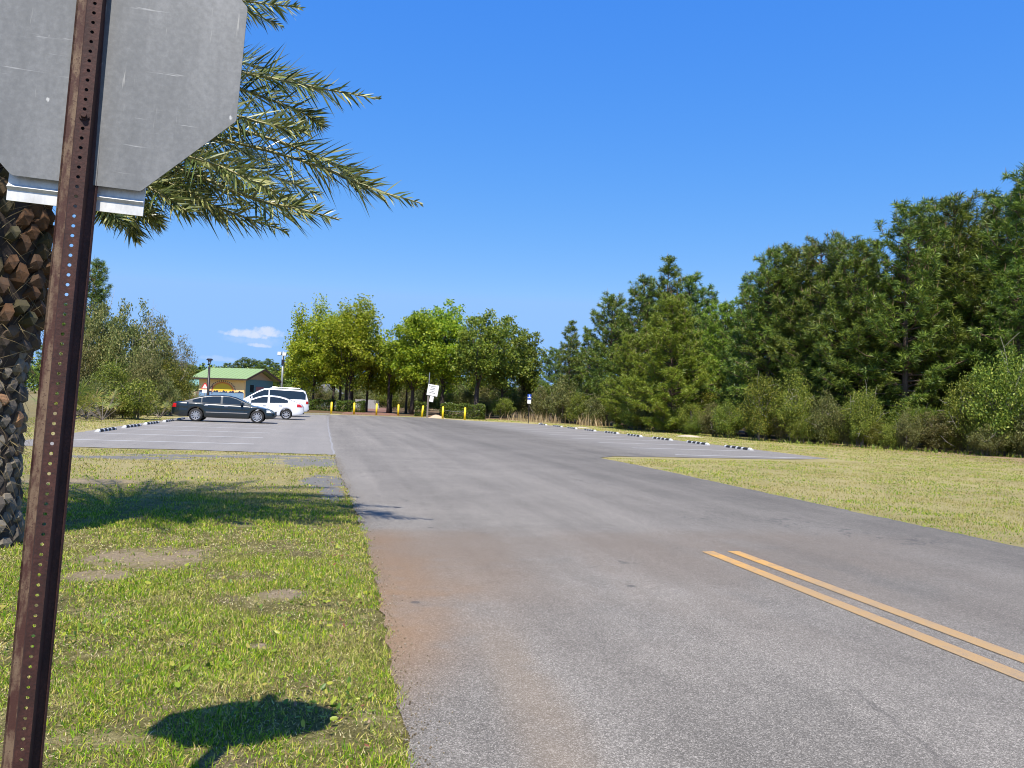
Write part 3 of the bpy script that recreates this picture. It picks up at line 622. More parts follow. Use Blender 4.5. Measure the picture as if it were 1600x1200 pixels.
# ------------------------------------------------------------------ palm
def palm():
    px, py = -2.95, 7.9; root = thing('palm_tree', 'stocky date palm with diamond-patterned leaf-base trunk behind the rusty post', 'palm tree', (px, py, 0))
    rng = random.Random(11); mb = MB(); Ht = 3.85
    rad = lambda z: .27+.05*math.exp(-z*3)+.11*max(0, min(1, (z-1.5)/.38))
    zs = [i*.15 for i in range(int(Ht/.15)+1)]; mb.tube([(0, 0, z) for z in zs], [rad(z) for z in zs], 18, 0)
    row = 0; z = .03
    while z < Ht:
        n = 13; rr = rad(z); fresh = z > 1.95
        for kx in range(n):
            th = 2*PI*(kx+.5*(row % 2))/n+rng.uniform(-.09, .09); w = 2*PI*rr/n*(.72 if fresh else .9)*rng.uniform(.8, 1.1); h = (.17 if fresh else .13)*rng.uniform(.75, 1.25); out = (.10 if fresh else .06)*rng.uniform(.5, 1.4)
            er = Vector((math.cos(th), math.sin(th), 0)); et = Vector((-math.sin(th), math.cos(th), 0)); ez = Vector((0, 0, 1))
            b = er*(rr-.03)+ez*(z+rng.uniform(-.03, .03)); tw = rng.uniform(-.3, .3)
            et = et+ez*tw
            vs = [b-et*w*.55, b+et*w*.55, b-ez*h*.35, b+er*out-et*w*.34+ez*h*.45, b+er*out+et*w*.34+ez*h*.45, b+er*out*1.02-ez*h*.02, b+er*out*.75+ez*h*.85-et*w*.22, b+er*out*.75+ez*h*.85+et*w*.22, b+ez*h*.9]
            mb.add(vs, [(0, 2, 5, 3), (2, 1, 4, 5), (3, 5, 4), (3, 4, 7, 6), (0, 3, 6, 8), (1, 8, 7, 4), (6, 7, 8)], 1)
        z += .098 if not fresh else .125; row += 1
    for j in range(900):
        a = rng.random()*6.283; z = rng.uniform(.2, 3.8); rr = rad(z)+rng.uniform(0, .05); l = rng.uniform(.08, .3); da = rng.gauss(0, .25); w = rng.uniform(.003, .009)
        f = lambda aa, zz, r_: Vector((r_*math.cos(aa), r_*math.sin(aa), zz))
        p = f(a, z, rr); q = f(a+da, z-l*.5, rr+rng.uniform(.01, .07)); e = f(a+da*1.8, z-l, rr+rng.uniform(0, .09)); mb.add([p, p+Vector((0, 0, w)), q+Vector((0, 0, w)), q, e], [(0, 1, 2, 3), (3, 2, 4)], 2)
    mb.build('trunk', [M['palm_core'], M['boot'], M['deadfrond']], root)
    cam_r = Vector((math.cos(YAW), -math.sin(YAW), 0)); cam_f = Vector((math.sin(YAW), math.cos(YAW), 0))
    def frond(az, e0, L, droop, z0, nl=64, leaf=.42, dead=False, seed=0, tail=0.0, kink=0.0, path=None):
        g = np.random.default_rng(seed); h = cam_r*math.cos(az)+cam_f*math.sin(az); side = Vector((-h.y, h.x, 0))
        N = 26; p = Vector((0, 0, z0))+h*.22; pts = [p.copy()]; dirs = []
        for i in range(N):
            t = (i+.5)/N; e = e0-droop*t**1.35-kink*max(0, t-.8)*5
            d = h*math.cos(e)+Vector((0, 0, 1))*math.sin(e)+side*.10*math.sin(seed*1.3)*t; d.normalize(); dirs.append(d); p = p+d*L/N; pts.append(p.copy())
        if path:
            K = [Vector(tuple(CAM+ray(a, b)*dd))-Vector((px, py, 0)) for a, b, dd in path]; K = [K[0]*2-K[1]]+K+[K[-1]*2-K[-2]]; pts = []
            ns = len(K)-3
            for i in range(N+1):
                q = min(ns-1e-6, ns*i/N); j = int(q); t = q-j; a, b, c, e = K[j:j+4]
                pts.append(.5*((2*b)+(c-a)*t+(2*a-5*b+4*c-e)*t*t+(3*b-a-3*c+e)*t**3))
            dirs = [(pts[i+1]-pts[i]).normalized() for i in range(N)]
        mbb = MB(); mbb.tube(pts, [.026*(1-.88*i/N)+.003 for i in range(N+1)], 5)
        V, F = [], []; no = 0
        for j in range(nl):
            t = .10+.90*(j+.5)/nl; ii = min(N-1, int(t*N)); fr = t*N-ii
            p = pts[ii].lerp(pts[ii+1], fr); d = dirs[ii]; s0 = d.cross(Vector((0, 0, 1))).normalized(); u = s0.cross(d).normalized()
            ll = leaf*(math.sin(PI*min(1, .20+.78*t))**.6)*(1-tail*max(0, t-.72)*2.2)
            for sg in (-1, 1):
                if g.random() < .03+tail*max(0, t-.78)*2.2: continue
                ph = math.radians(g.choice((-38, -8, 22, 52))+g.normal(0, 9)); f = .42+.50*t+g.normal(0, .12)
                q = (d*f+(s0*sg*math.cos(ph)+u*math.sin(ph))).normalized(); q = (q+Vector((0, 0, -.10-.25*dead))).normalized(); l = ll*g.uniform(.8, 1.12)
                wv = q.cross(Vector(g.normal(size=3))).normalized()*(.0072+.0036*g.random())
                m = p+q*l*.45; tp = p+q*l+Vector((0, 0, -.04*l-(.14*l if dead else 0)))
                V += [p-wv*.6, p+wv*.6, m+wv, m-wv, tp]; F += [(no, no+1, no+2), (no, no+2, no+3), (no+3, no+2, no+4)]; no += 5
        o0 = len(mbb.v); mbb.add(V, F, 1)
        ob = mbb.build('frond', [M['rachis'], M['deadfrond'] if dead else M['frond']], root)
        if dead: ob['label'] = 'dry drooping frond'
    D = math.radians
    # fronds that reach over the road side
    S = [([(20, 215, 7.9), (150, 190, 7.8), (280, 205, 7.7), (420, 236, 7.6), (520, 268, 7.55), (580, 295, 7.5), (660, 318, 7.5)], .52, .75, 0),
         ([(20, 200, 7.9), (200, 165, 7.8), (330, 192, 7.75), (450, 226, 7.7), (535, 264, 7.7), (572, 290, 7.7)], .50, .2, 0),
         ([(20, 225, 7.9), (180, 232, 7.6), (300, 272, 7.4), (400, 312, 7.3), (460, 325, 7.2), (530, 343, 7.2)], .46, .6, 0),
         ([(20, 235, 7.9), (150, 245, 7.7), (260, 290, 7.6), (350, 328, 7.5), (448, 362, 7.5)], .44, .4, 0),
         ([(20, 190, 7.9), (150, 125, 7.8), (280, 100, 7.8), (400, 118, 7.8), (500, 138, 7.8), (594, 155, 7.8)], .48, .7, 0),
         ([(20, 190, 7.9), (150, 120, 7.9), (300, 118, 7.9), (400, 148, 7.9), (470, 175, 7.9), (500, 196, 7.9)], .48, .1, 0),
         ([(20, 180, 7.9), (130, 60, 8), (260, -8, 8.1), (380, 2, 8.2), (470, 12, 8.2)], .42, .3, 0),
         ([(20, 185, 7.9), (150, 100, 8.1), (280, 80, 8.3), (400, 104, 8.4), (500, 142, 8.5)], .46, .2, 0),
         ([(20, 250, 7.8), (90, 262, 7.3), (150, 305, 7.0), (190, 350, 6.9)], .38, .1, 0), ([(20, 250, 7.8), (110, 285, 7.5), (190, 320, 7.3), (245, 342, 7.2)], .40, .1, 0),
         ([(20, 240, 7.9), (160, 262, 7.9), (280, 300, 8.0), (350, 342, 8.0)], .42, .2, 0), ([(20, 210, 7.9), (160, 205, 8.2), (300, 232, 8.4), (420, 272, 8.6), (500, 305, 8.7)], .48, .2, 0),
         ([(20, 205, 7.9), (180, 192, 8.3), (320, 215, 8.7), (440, 262, 8.9)], .48, .2, 0), ([(20, 245, 7.9), (120, 262, 8.1), (210, 310, 8.2), (250, 352, 8.2)], .40, .1, 0),
         ([(20, 220, 7.9), (170, 220, 7.4), (320, 252, 7.1), (430, 300, 6.9)], .46, .2, 0), ([(20, 230, 7.9), (140, 240, 7.5), (240, 275, 7.3), (330, 318, 7.2)], .44, .1, 0), ([(20, 232, 7.9), (160, 236, 8.1), (280, 268, 8.3), (390, 322, 8.4)], .46, .2, 0),
         ([(20, 222, 7.9), (170, 215, 7.7), (290, 240, 7.6), (400, 285, 7.6), (470, 322, 7.6)], .48, .2, 0), ([(20, 250, 7.9), (110, 275, 7.7), (180, 322, 7.6), (215, 375, 7.6)], .38, .1, 0),
         ([(20, 250, 7.8), (90, 275, 7.6), (140, 310, 7.4), (170, 352, 7.3)], .32, .1, 0), ([(20, 200, 7.9), (160, 160, 7.6), (300, 165, 7.4), (410, 192, 7.3), (480, 205, 7.3)], .46, .2, 0),
         ([(20, 245, 7.8), (130, 255, 7.3), (230, 292, 7.0), (300, 335, 6.9)], .40, .1, 0), ([(20, 190, 7.9), (120, 90, 8.3), (230, 30, 8.6), (350, 10, 8.9), (440, 40, 9.1)], .42, .2, 0)]
    for i, (pth, lf, tl, dd) in enumerate(S): frond(0, 0, 4, 0, 0, nl=152, leaf=lf*1.05, dead=bool(dd), tail=tl, seed=i+1, path=pth)
    for i in range(40):
        az = D(78)+D(200)*(i+.5)/40+rng.uniform(-.1, .1); e0 = D([70, 45, 22, 5, 58, 34, 14][i % 7]); L = 3.4+rng.uniform(0, .8)
        if PI*1.12 < az < PI*1.85: L *= .74; e0 = max(e0, D(44))
        if az < D(125): e0 = max(e0, D(26)); L *= .8
        frond(az, e0, L, D(30 if PI*1.12 < az or az < D(125) else 52), 3.75+.25*math.sin(e0), nl=84, seed=40+i, tail=.2)
    for i in range(12): frond(D(228)+D(90)*(i+.5)/12+rng.uniform(-.05, .05), D((44, 58, 50, 66)[i % 4]), 2.9+rng.uniform(0, .7), D(26), 3.85, nl=84, seed=90+i, tail=.1)  # extra fronds above the frame, added to shade the trunk
palm()

# ------------------------------------------------------------------ trees
def leaves_np(g, P, size, nrm_bias=None, aspect=.55):
    n = len(P); nr = unit(g.normal(size=(n, 3))+(nrm_bias if nrm_bias is not None else np.array([0, -.25, .55])))
    t = unit(np.cross(nr, g.normal(size=(n, 3)))); b = np.cross(nr, t); s = size*(.6+.8*g.random(n)); s = s[:, None]
    V = np.stack([P+t*s*.5, P+b*s*.5*aspect+nr*s*.08, P-t*s*.5, P-b*s*.5*aspect+nr*s*.08], 1).reshape(-1, 3); i = np.arange(n)*4
    return V, np.stack([i, i+1, i+2, i+3], 1)
def broadleaf(name, label, cat, H, Rx, zb, seed, leafm, barkm, nclump=70, lpc=95, leaf=.24, crad=.75, spiky=0.0, trunk_r=.16, limbs=14, lean=0.0, stems=1, shell=.45, dead=0, group=None):
    g = np.random.default_rng(seed); rr = random.Random(seed); root = thing(name, label, cat, group=group)
    cz = (H+zb)/2; sz = (H-zb)/2
    d = unit(g.normal(size=(nclump, 3))); rad = shell+(1-shell)*g.random(nclump)**.6
    ph = g.random(6)*6.28
    az = np.arctan2(d[:, 1], d[:, 0]); lump = .82+.16*np.sin(az*3+ph[0]+2*d[:, 2])+.12*np.sin(az*5+ph[1]-3*d[:, 2])
    Pc = np.stack([d[:, 0]*Rx*rad*lump, d[:, 1]*Rx*rad*lump, cz+d[:, 2]*sz*rad*(.9+.14*np.sin(az*2+ph[2]))], 1)
    Pc[:, 0] += lean*np.clip(Pc[:, 2], 0, None); cr = crad*(.55+.8*g.random(nclump)); cr *= np.clip(1.15-.35*(Pc[:, 2]-zb)/(H-zb), .6, 1.2)
    up_ = np.where(Pc[:, 2] > cz, 1.0, 0.0)
    P = []
    for c, r, u_ in zip(Pc, cr, up_):
        n = int(lpc*(r/crad)**2*(.7+.6*g.random())); q = np.clip(g.normal(size=(n, 3)), -1.9, 1.9)*np.array([.48, .48, .36+spiky*.5*u_])*r
        q[:, 2] += spiky*u_*r*.4*g.random(n); P.append(c+q)
    P = np.concatenate(P); P = P[P[:, 2] > .04]
    V, F = leaves_np(g, P, leaf); npmesh('crown', V, F, leafm, root)
    mb = MB(); 
    for sidx in range(stems):
        ox, oy = (0, 0) if stems == 1 else (rr.uniform(-.3, .3)*Rx*.6, rr.uniform(-.3, .3)*Rx*.5)
        top = (ox*1.6+lean*cz, oy*1.6, cz+sz*.35); N = 7; pts = []
        for i in range(N+1):
            t = i/N; pts.append((ox+(top[0]-ox)*t+rr.gauss(0, .05)*H*.05, oy+(top[1]-oy)*t+rr.gauss(0, .05)*H*.05, top[2]*t-.05*(i == 0)))
        mb.tube(pts, [trunk_r*(1.25 if i == 0 else 1-.75*i/N) for i in range(N+1)], 8)
    idx = g.choice(nclump, min(limbs, nclump), replace=False)
    for j in idx:
        c = Pc[j]; z0 = zb*.8+(c[2]-zb*.8)*rr.uniform(.1, .5); z0 = max(.1, min(z0, cz)); s = Vector((lean*z0, 0, z0)); e = Vector(c); m = s.lerp(e, .5)+Vector((rr.gauss(0, .12)*Rx*.4, rr.gauss(0, .12)*Rx*.4, -.05*H*rr.random()))
        mb.tube([s, m, e], [trunk_r*.42, trunk_r*.25, trunk_r*.08], 5)
    if dead:
        for j in range(dead):
            c = Vector(Pc[rr.randrange(nclump)]); c = Vector((c.x*.7, c.y*.7, c.z*.8)); p = [c]
            dd = Vector((rr.gauss(0, 1), rr.gauss(-.6, .8), rr.gauss(.35, .5))).normalized()
            for q in range(4): dd = (dd+Vector((rr.gauss(0, .25), rr.gauss(0, .25), rr.gauss(.05, .25)))).normalized(); p.append(p[-1]+dd*Rx*.22)
            mb.tube(p, [.028, .022, .016, .011, .005], 4, 1)
            for q in (1, 2, 3):
                e = p[q]+Vector((rr.gauss(0, 1), rr.gauss(0, 1), rr.gauss(.3, .7)))*Rx*.13; mb.tube([p[q], e], [.012, .004], 3, 1)
    mb.build('trunk', [barkm, M['bark_pale']], root, smooth=True)
    return root

def pine(name, label, seed, H=14.0, base_z=1.5, spread=3.0, dens=1.0, needle='needle', conic=.75, tuft_n=36, nl=.37, lowdead=6, group=None):
    g = np.random.default_rng(seed); rr = random.Random(seed); root = thing(name, label, 'pine tree', group=group); mb = MB(); T, A, S = [], [], []
    N = 12; lx, ly = rr.gauss(0, .25), rr.gauss(0, .25); spine = [Vector((lx*(i/N)**2+rr.gauss(0, .04), ly*(i/N)**2+rr.gauss(0, .04), H*.985*i/N-.1*(i == 0))) for i in range(N+1)]
    tr = H*.0125; mb.tube(spine, [tr*(1.15-1.08*i/N) for i in range(N+1)], 8)
    def at(z): 
        t = max(0, min(N-1e-6, z/(H*.985)*N)); i = int(t); return spine[i].lerp(spine[i+1], t-i)
    z = base_z; 
    while z < H*.97:
        f = (z-base_z)/(H-base_z); R = spread*((1-f)**conic*.93+.07)*(1.0 if f > .12 else .75+.25*f/.12); nb = max(3, int((5.2 if f < .8 else 4.2)*dens+rr.random()))
        a0 = rr.random()*6.28
        for b in range(nb):
            a = a0+2*PI*b/nb+rr.gauss(0, .25); L = R*rr.uniform(.55, 1.22); rise = (.10+.85*f+rr.gauss(0, .14)); dr = Vector((math.cos(a), math.sin(a), 0))
            p0 = at(z+rr.gauss(0, .12)); pts = [p0]; 
            for q in range(1, 5):
                t = q/4; pts.append(p0+dr*L*t*(1-.10*t*f)+Vector((0, 0, L*(rise*t*.55+.30*t*t)))+Vector((rr.gauss(0, .05), rr.gauss(0, .05), rr.gauss(0, .04)))*L)
            mb.tube(pts, [tr*.30*(1-f*.6)*(1-.8*q/4)+.008 for q in range(5)], 4, 0, False)
            nt = max(3, int(L*5.2*dens))
            for q in range(nt):
                t = .30+.70*(q+rr.random())/nt; k = min(3, int(t*4)); p = pts[k].lerp(pts[k+1], t*4-k); ax = (pts[k+1]-pts[k]).normalized()
                if t < .93:
                    sd = Vector((-dr.y, dr.x, 0))*rr.choice((-1, 1)); off = (sd*rr.uniform(.25, .8)+ax*.5+Vector((0, 0, rr.uniform(-.05, .5))))*rr.uniform(.2, .62)*min(1, L/1.6+.3); tip = p+off; ax = (off.normalized()+Vector((0, 0, .5))).normalized()
                    if rr.random() < .5: mb.tube([p, tip], [.014, .008], 3, 0, False)
                    p = tip
                T.append(p); A.append((ax+Vector((0, 0, .45))).normalized()); S.append(rr.uniform(.8, 1.2))
        z += (.42+.22*(1-f))*rr.uniform(.8, 1.2)*(H/14)**.6/dens**.4
    for q in range(5): T.append(at(H*.975)+Vector((rr.gauss(0, .12), rr.gauss(0, .12), rr.uniform(-.25, .1)))); A.append(Vector((rr.gauss(0, .15), rr.gauss(0, .15), 1)).normalized()); S.append(1)
    T = np.array([list(p) for p in T]); A = np.array([list(p) for p in A]); S = np.array(S); n = len(T)
    # each tuft is a bottle-brush of long needles round the shoot end
    k = tuft_n; P = np.repeat(T, k, 0); ax = np.repeat(A, k, 0); sc = np.repeat(S, k)
    dr = unit(ax*.75+unit(g.normal(size=(n*k, 3)))*.95); st = P-ax*(g.random(n*k)*.26*sc)[:, None]+ax*.05
    ln = (nl*sc*(.75+.4*g.random(n*k)))[:, None]; w = unit(np.cross(dr, g.normal(size=(n*k, 3))))*.0145
    mid = st+dr*ln*.5; tip = st+dr*ln+np.array([0, 0, -.03])
    V = np.stack([st-w*.4, mid-w, tip, mid+w, st+w*.4], 1).reshape(-1, 3)
    # one island per tuft face-fan would cost more; needles of one tuft keep separate islands
    i = np.arange(n*k)*5; F = np.concatenate([np.stack([i, i+1, i+3], 1), np.stack([i, i+3, i+4], 1), np.stack([i+1, i+2, i+3], 1)])
    mi = np.zeros(len(F), np.int32)
    # candles
    top = np.where((T[:, 2] > H*.55) & (g.random(n) < .28))[0]; m = len(top)
    if m:
        b = T[top]+A[top]*.05; d = unit(A[top]*.3+np.array([0, 0, 1])+g.normal(size=(m, 3))*.08); l = (.25+.35*g.random(m))[:, None]; w = unit(np.cross(d, g.normal(size=(m, 3))))*.02; w2 = np.cross(d, w)
        V2 = np.stack([b-w, b+w, b+d*l, b-w2, b+w2], 1).reshape(-1, 3); j = np.arange(m)*5+len(V); F2 = np.concatenate([np.stack([j, j+1, j+2], 1), np.stack([j+3, j+4, j+2], 1)])
        V = np.concatenate([V, V2]); F = np.concatenate([F, F2]); mi = np.concatenate([mi, np.ones(len(F2), np.int32)])
    npmesh('crown', V, F, [M[needle], M['candle']], root, mi)
    for q in range(lowdead):
        z = base_z*rr.uniform(.5, 1.0)+rr.random()*H*.22; a = rr.random()*6.28; p = at(z); L = spread*rr.uniform(.4, .8); d = Vector((math.cos(a), math.sin(a), rr.gauss(.05, .12)))
        pp = [p+d*L*t+Vector((rr.gauss(0, .05), rr.gauss(0, .05), rr.gauss(0, .06)))*L*(t > 0) for t in (0, .35, .7, 1)]
        mb.tube(pp, [.035, .026, .016, .006], 4, 1, False)
        for t in (1, 2): mb.tube([pp[t], pp[t]+Vector((rr.gauss(0, .5), rr.gauss(0, .5), rr.gauss(0, .35)))*L*.4], [.014, .004], 3, 1, False)
    mb.build('trunk', [M['bark_pine'], M['bark_grey']], root)
    return root

def remove(root):
    for ch in list(root.children): bpy.data.objects.remove(ch)
    bpy.data.objects.remove(root)

def pines():
    protos = [pine('pine_tree', 'x', 21, spread=3.6, conic=.62), pine('pine_tree', 'x', 22, spread=3.9, conic=.52, base_z=1.2), pine('pine_tree', 'x', 23, spread=3.3, dens=1.0, base_z=1.6, conic=.62),
              pine('pine_tree', 'x', 24, spread=3.9, conic=.55, base_z=1.8, dens=1.1), pine('pine_tree', 'x', 25, spread=3.1, conic=.9, base_z=.8)]
    young = [pine('pine_tree', 'x', 31, H=14, spread=4.6, base_z=.3, conic=.72, needle='needle2', dens=1.2, nl=.36), pine('pine_tree', 'x', 32, H=14, spread=4.2, base_z=.5, conic=.6, needle='needle2', dens=1.1, nl=.36)]
    rr = random.Random(5); used = set()
    def put(kind, i, px, d, top, label, group, wide=1.0):
        src = (protos if kind == 'p' else young)[i]; x, y = base(px, d); h = hgt(px, top, d); s = h/14.0
        sx = s*wide if s > .7 else s*wide*1.1
        rz = rr.random()*6.28
        key = (kind, i)
        if key in used: return dup(src, (x, y, 0), rz, (sx, sx, s), label, group)
        used.add(key); src.location = (x, y, 0); src.rotation_euler = (0, 0, rz); src.scale = (sx, sx, s); src['label'] = label; src['group'] = group
    G = 'pines of the right-hand wood'
    rows = [('p', 0, 1606, 41, 246, 'tallest pine at the right end of the wood, cut by the picture edge'), ('p', 2, 1548, 46, 305, 'slim pine just left of the tallest one, with pale upright candles'),
            ('p', 3, 1494, 44, 312, 'broad dense pine with many tan candles along its top, third from the right'), ('p', 1, 1452, 47, 338, 'dark pine with rounded top between two taller crowns near the right'),
            ('p', 2, 1410, 43, 320, 'open pine with a tall airy top and gaps showing sky'), ('p', 4, 1362, 48, 385, 'lower pine in the dip left of the airy pine'),
            ('p', 3, 1322, 45, 378, 'wide bushy pine at the middle of the right-hand wood'), ('p', 1, 1280, 47, 374, 'pointed pine right of the twin rounded tops'),
            ('p', 3, 1238, 50, 390, 'pine with the right one of two rounded tops above olive shrubs'), ('p', 0, 1196, 50, 388, 'pine with the left one of two rounded tops at the wood step'),
            ('p', 4, 1168, 54, 425, 'narrow dark pine at the left foot of the tall right block'), ('y', 1, 1128, 58, 470, 'short pale green pine in the gap between two pine blocks'),
            ('p', 4, 1098, 64, 452, 'small pine top peeping right of the tall conical pine'), ('p', 4, 1040, 67, 398, 'tall conical pine, highest of the middle pine block'),
            ('p', 0, 1072, 68, 430, 'pine shoulder just right of the tall conical pine'), ('y', 0, 1045, 55, 462, 'bushy light green young pine in front of the tall conical pine'),
            ('p', 2, 988, 66, 432, 'open pine left of the tall conical pine, sky showing through'), ('p', 1, 950, 69, 462, 'pine at the left shoulder of the middle pine block'),
            ('y', 1, 985, 60, 520, 'low light green pine in front of the left shoulder pine'), ('p', 4, 917, 76, 512, 'pine with a pointed top right of the small peaked pine'),
            ('p', 4, 886, 74, 498, 'small peaked pine with a reddish leader at the left end of the wood'), ('p', 1, 864, 84, 545, 'short dark pine next to the shade trees, leftmost of the right wood')]
    for k, i, px, d, top, lab in rows: put(k, i, px, d, top, lab, G, 1.12)
    G2 = 'back-row pines of the right-hand wood'
    for j, (px, d, top) in enumerate([(1650, 48, 300), (1580, 52, 380), (1525, 53, 385), (1470, 54, 395), (1420, 54, 420), (1370, 56, 440), (1320, 56, 430), (1265, 58, 430), (1215, 60, 440), (1170, 64, 470), (1130, 68, 500), (1085, 74, 490), (1020, 76, 470), (970, 78, 500), (930, 84, 535), (895, 88, 550), (1345, 44.5, 470), (1430, 43.5, 450), (1530, 42.5, 430), (1255, 47, 480), (1590, 40, 420)]):
        put('p', j % 5, px, d, top, 'pine mostly hidden behind the front row of the right-hand wood', G2, 1.1)
    put('p', 2, 128, 62, 405, 'lone thin pine rising behind the grey scrub beside the sign post', 'pines left of the lot')
    put('p', 1, 103, 58, 470, 'pine half hidden by the sign post at the left edge of the lot', 'pines left of the lot')
    G3 = 'distant pines behind the mural building'
    for j, (px, d, top) in enumerate([(232, 150, 566), (252, 165, 572), (268, 150, 562), (283, 170, 566), (298, 160, 572), (338, 190, 573), (352, 200, 567), (366, 190, 563), (380, 195, 560), (393, 200, 563), (408, 185, 566), (421, 190, 561), (433, 180, 566), (446, 190, 568), (462, 200, 566), (310, 200, 576)]):
        put('p', (j*2) % 5, px, d, top, 'distant pine in the tree line behind the mural building', G3, 1.5)
pines()

def shade_trees():
    G = 'shade trees at the far end of the lot'
    def T(px, d, top, rpx, zbpy, seed, lm, label, **kw):
        x, y = base(px, d); H = hgt(px, top, d); zb = max(.3, hgt(px, zbpy+4, d)); R = 1.22*rpx*d/FPX; kw['nclump'] = int(kw['nclump']*1.55); kw['lpc'] = int(kw['lpc']*1.15); kw['leaf'] = .27
        t = broadleaf('shade_tree', label, 'tree', H, R, zb, seed, M[lm], M['bark_dark'], group=G, **kw); t.location = (x, y, 0); t.rotation_euler = (0, 0, 0); return t
    T(488, 90, 474, 38, 604, 51, 'oak_yellow', 'yellow-green tree with spiky top, nearest the white van', nclump=95, lpc=105, spiky=.7, crad=.85, leaf=.24, trunk_r=.14)
    T(545, 88, 462, 40, 604, 52, 'oak_yellow', 'tallest yellow-green tree with upswept spiky top behind the bollards', nclump=110, lpc=105, spiky=.9, crad=.85, leaf=.24, trunk_r=.2)
    T(520, 98, 482, 40, 608, 53, 'oak_yellow', 'yellow-green tree behind and between the two spiky ones', nclump=80, lpc=100, spiky=.6, crad=.85, leaf=.25)
    T(572, 92, 500, 26, 610, 63, 'oak_yellow', 'slender yellow-green tree left of the sky gap', nclump=50, lpc=90, spiky=.6, crad=.7, leaf=.22)
    T(610, 94, 540, 30, 615, 54, 'oak_yellow', 'low tree filling the gap over the mulch path', nclump=55, lpc=100, crad=.8, leaf=.24)
    T(642, 87, 474, 38, 606, 55, 'oak_green', 'bright green round-headed tree just left of the tilted notice', nclump=105, lpc=105, crad=.85, leaf=.24, trunk_r=.22, lean=.03)
    T(690, 89, 468, 36, 604, 56, 'oak_green', 'bright green tree directly above the tilted notice', nclump=100, lpc=105, crad=.85, leaf=.24, trunk_r=.26)
    T(742, 84, 484, 36, 596, 57, 'oak_olive', 'olive tree with thick dark leaning trunk above the right hedge', nclump=75, lpc=95, crad=.8, leaf=.23, trunk_r=.30, lean=.03, shell=.5)
    T(783, 88, 488, 36, 610, 58, 'oak_olive', 'olive tree with ragged open crown right of the leaning trunk', nclump=75, lpc=95, crad=.8, leaf=.23, trunk_r=.18, shell=.5)
    T(818, 92, 512, 26, 615, 59, 'oak_olive', 'small rounded olive tree above the blue parking sign', nclump=60, lpc=95, crad=.7, leaf=.22)
    T(662, 100, 500, 40, 612, 60, 'oak_olive', 'darker tree standing behind the two bright green ones', nclump=80, lpc=95, crad=.9, leaf=.26)
    T(770, 102, 520, 55, 618, 61, 'oak_olive', 'broad dim tree filling the back of the olive trees', nclump=90, lpc=95, crad=.95, leaf=.27)
    T(470, 96, 520, 24, 612, 62, 'oak_yellow', 'low yellow-green tree beside the floodlight pole', nclump=50, lpc=95, crad=.7, leaf=.22)
    # bare trunks standing in the shade, with thin high crowns
    T(530, 91, 540, 14, 575, 64, 'oak_yellow', 'left of three dark trunks standing close together behind the hedge', nclump=14, lpc=80, trunk_r=.2)
    T(540, 90, 540, 14, 575, 65, 'oak_yellow', 'middle of three dark trunks standing close together behind the hedge', nclump=14, lpc=80, trunk_r=.24)
    T(549, 91, 540, 14, 575, 66, 'oak_yellow', 'right of three dark trunks standing close together behind the hedge', nclump=14, lpc=80, trunk_r=.2)
    T(606, 90, 540, 16, 580, 67, 'oak_green', 'single dark trunk at the right side of the mulch path', nclump=16, lpc=80, trunk_r=.2)
    T(634, 93, 540, 16, 580, 68, 'oak_green', 'thin dark trunk between the path and the forked trunk', nclump=16, lpc=80, trunk_r=.15)
shade_trees()

def far_woods():
    g = np.random.default_rng(77); Ps = []
    for n, a0, a1, m in ((420, -24, 13, 330), (60, -45, -24, 90), (240, 13, 68, 90)):
        P = []
        for i in range(n):
            a = math.radians(a0+(a1-a0)*g.random()); d = g.uniform(175, 260); c = np.array([d*math.sin(a), d*math.cos(a), 0]); h = g.uniform(6.3, 9.0)*d/200; r = h*.34
            q = unit(g.normal(size=(m, 3)))*(g.random((m, 1))**.4); q[:, 2] = q[:, 2]*.5+.5; w = 1.15-.75*q[:, 2:3]
            P.append(c+q*np.array([r, r, h])*np.concatenate([w, w, np.ones_like(w)], 1))
        Ps.append(leaves_np(g, np.concatenate(P), .62 if m > 200 else 1.15, aspect=.8))
    V = np.concatenate([v for v, f in Ps]); o = 0; Fs = []
    for v, f in Ps: Fs.append(f+o); o += len(v)
    tag(npmesh('far_woods', V, np.concatenate(Fs), M['needle']), 'distant belt of woods closing the horizon', 'woods', kind='stuff')
far_woods()

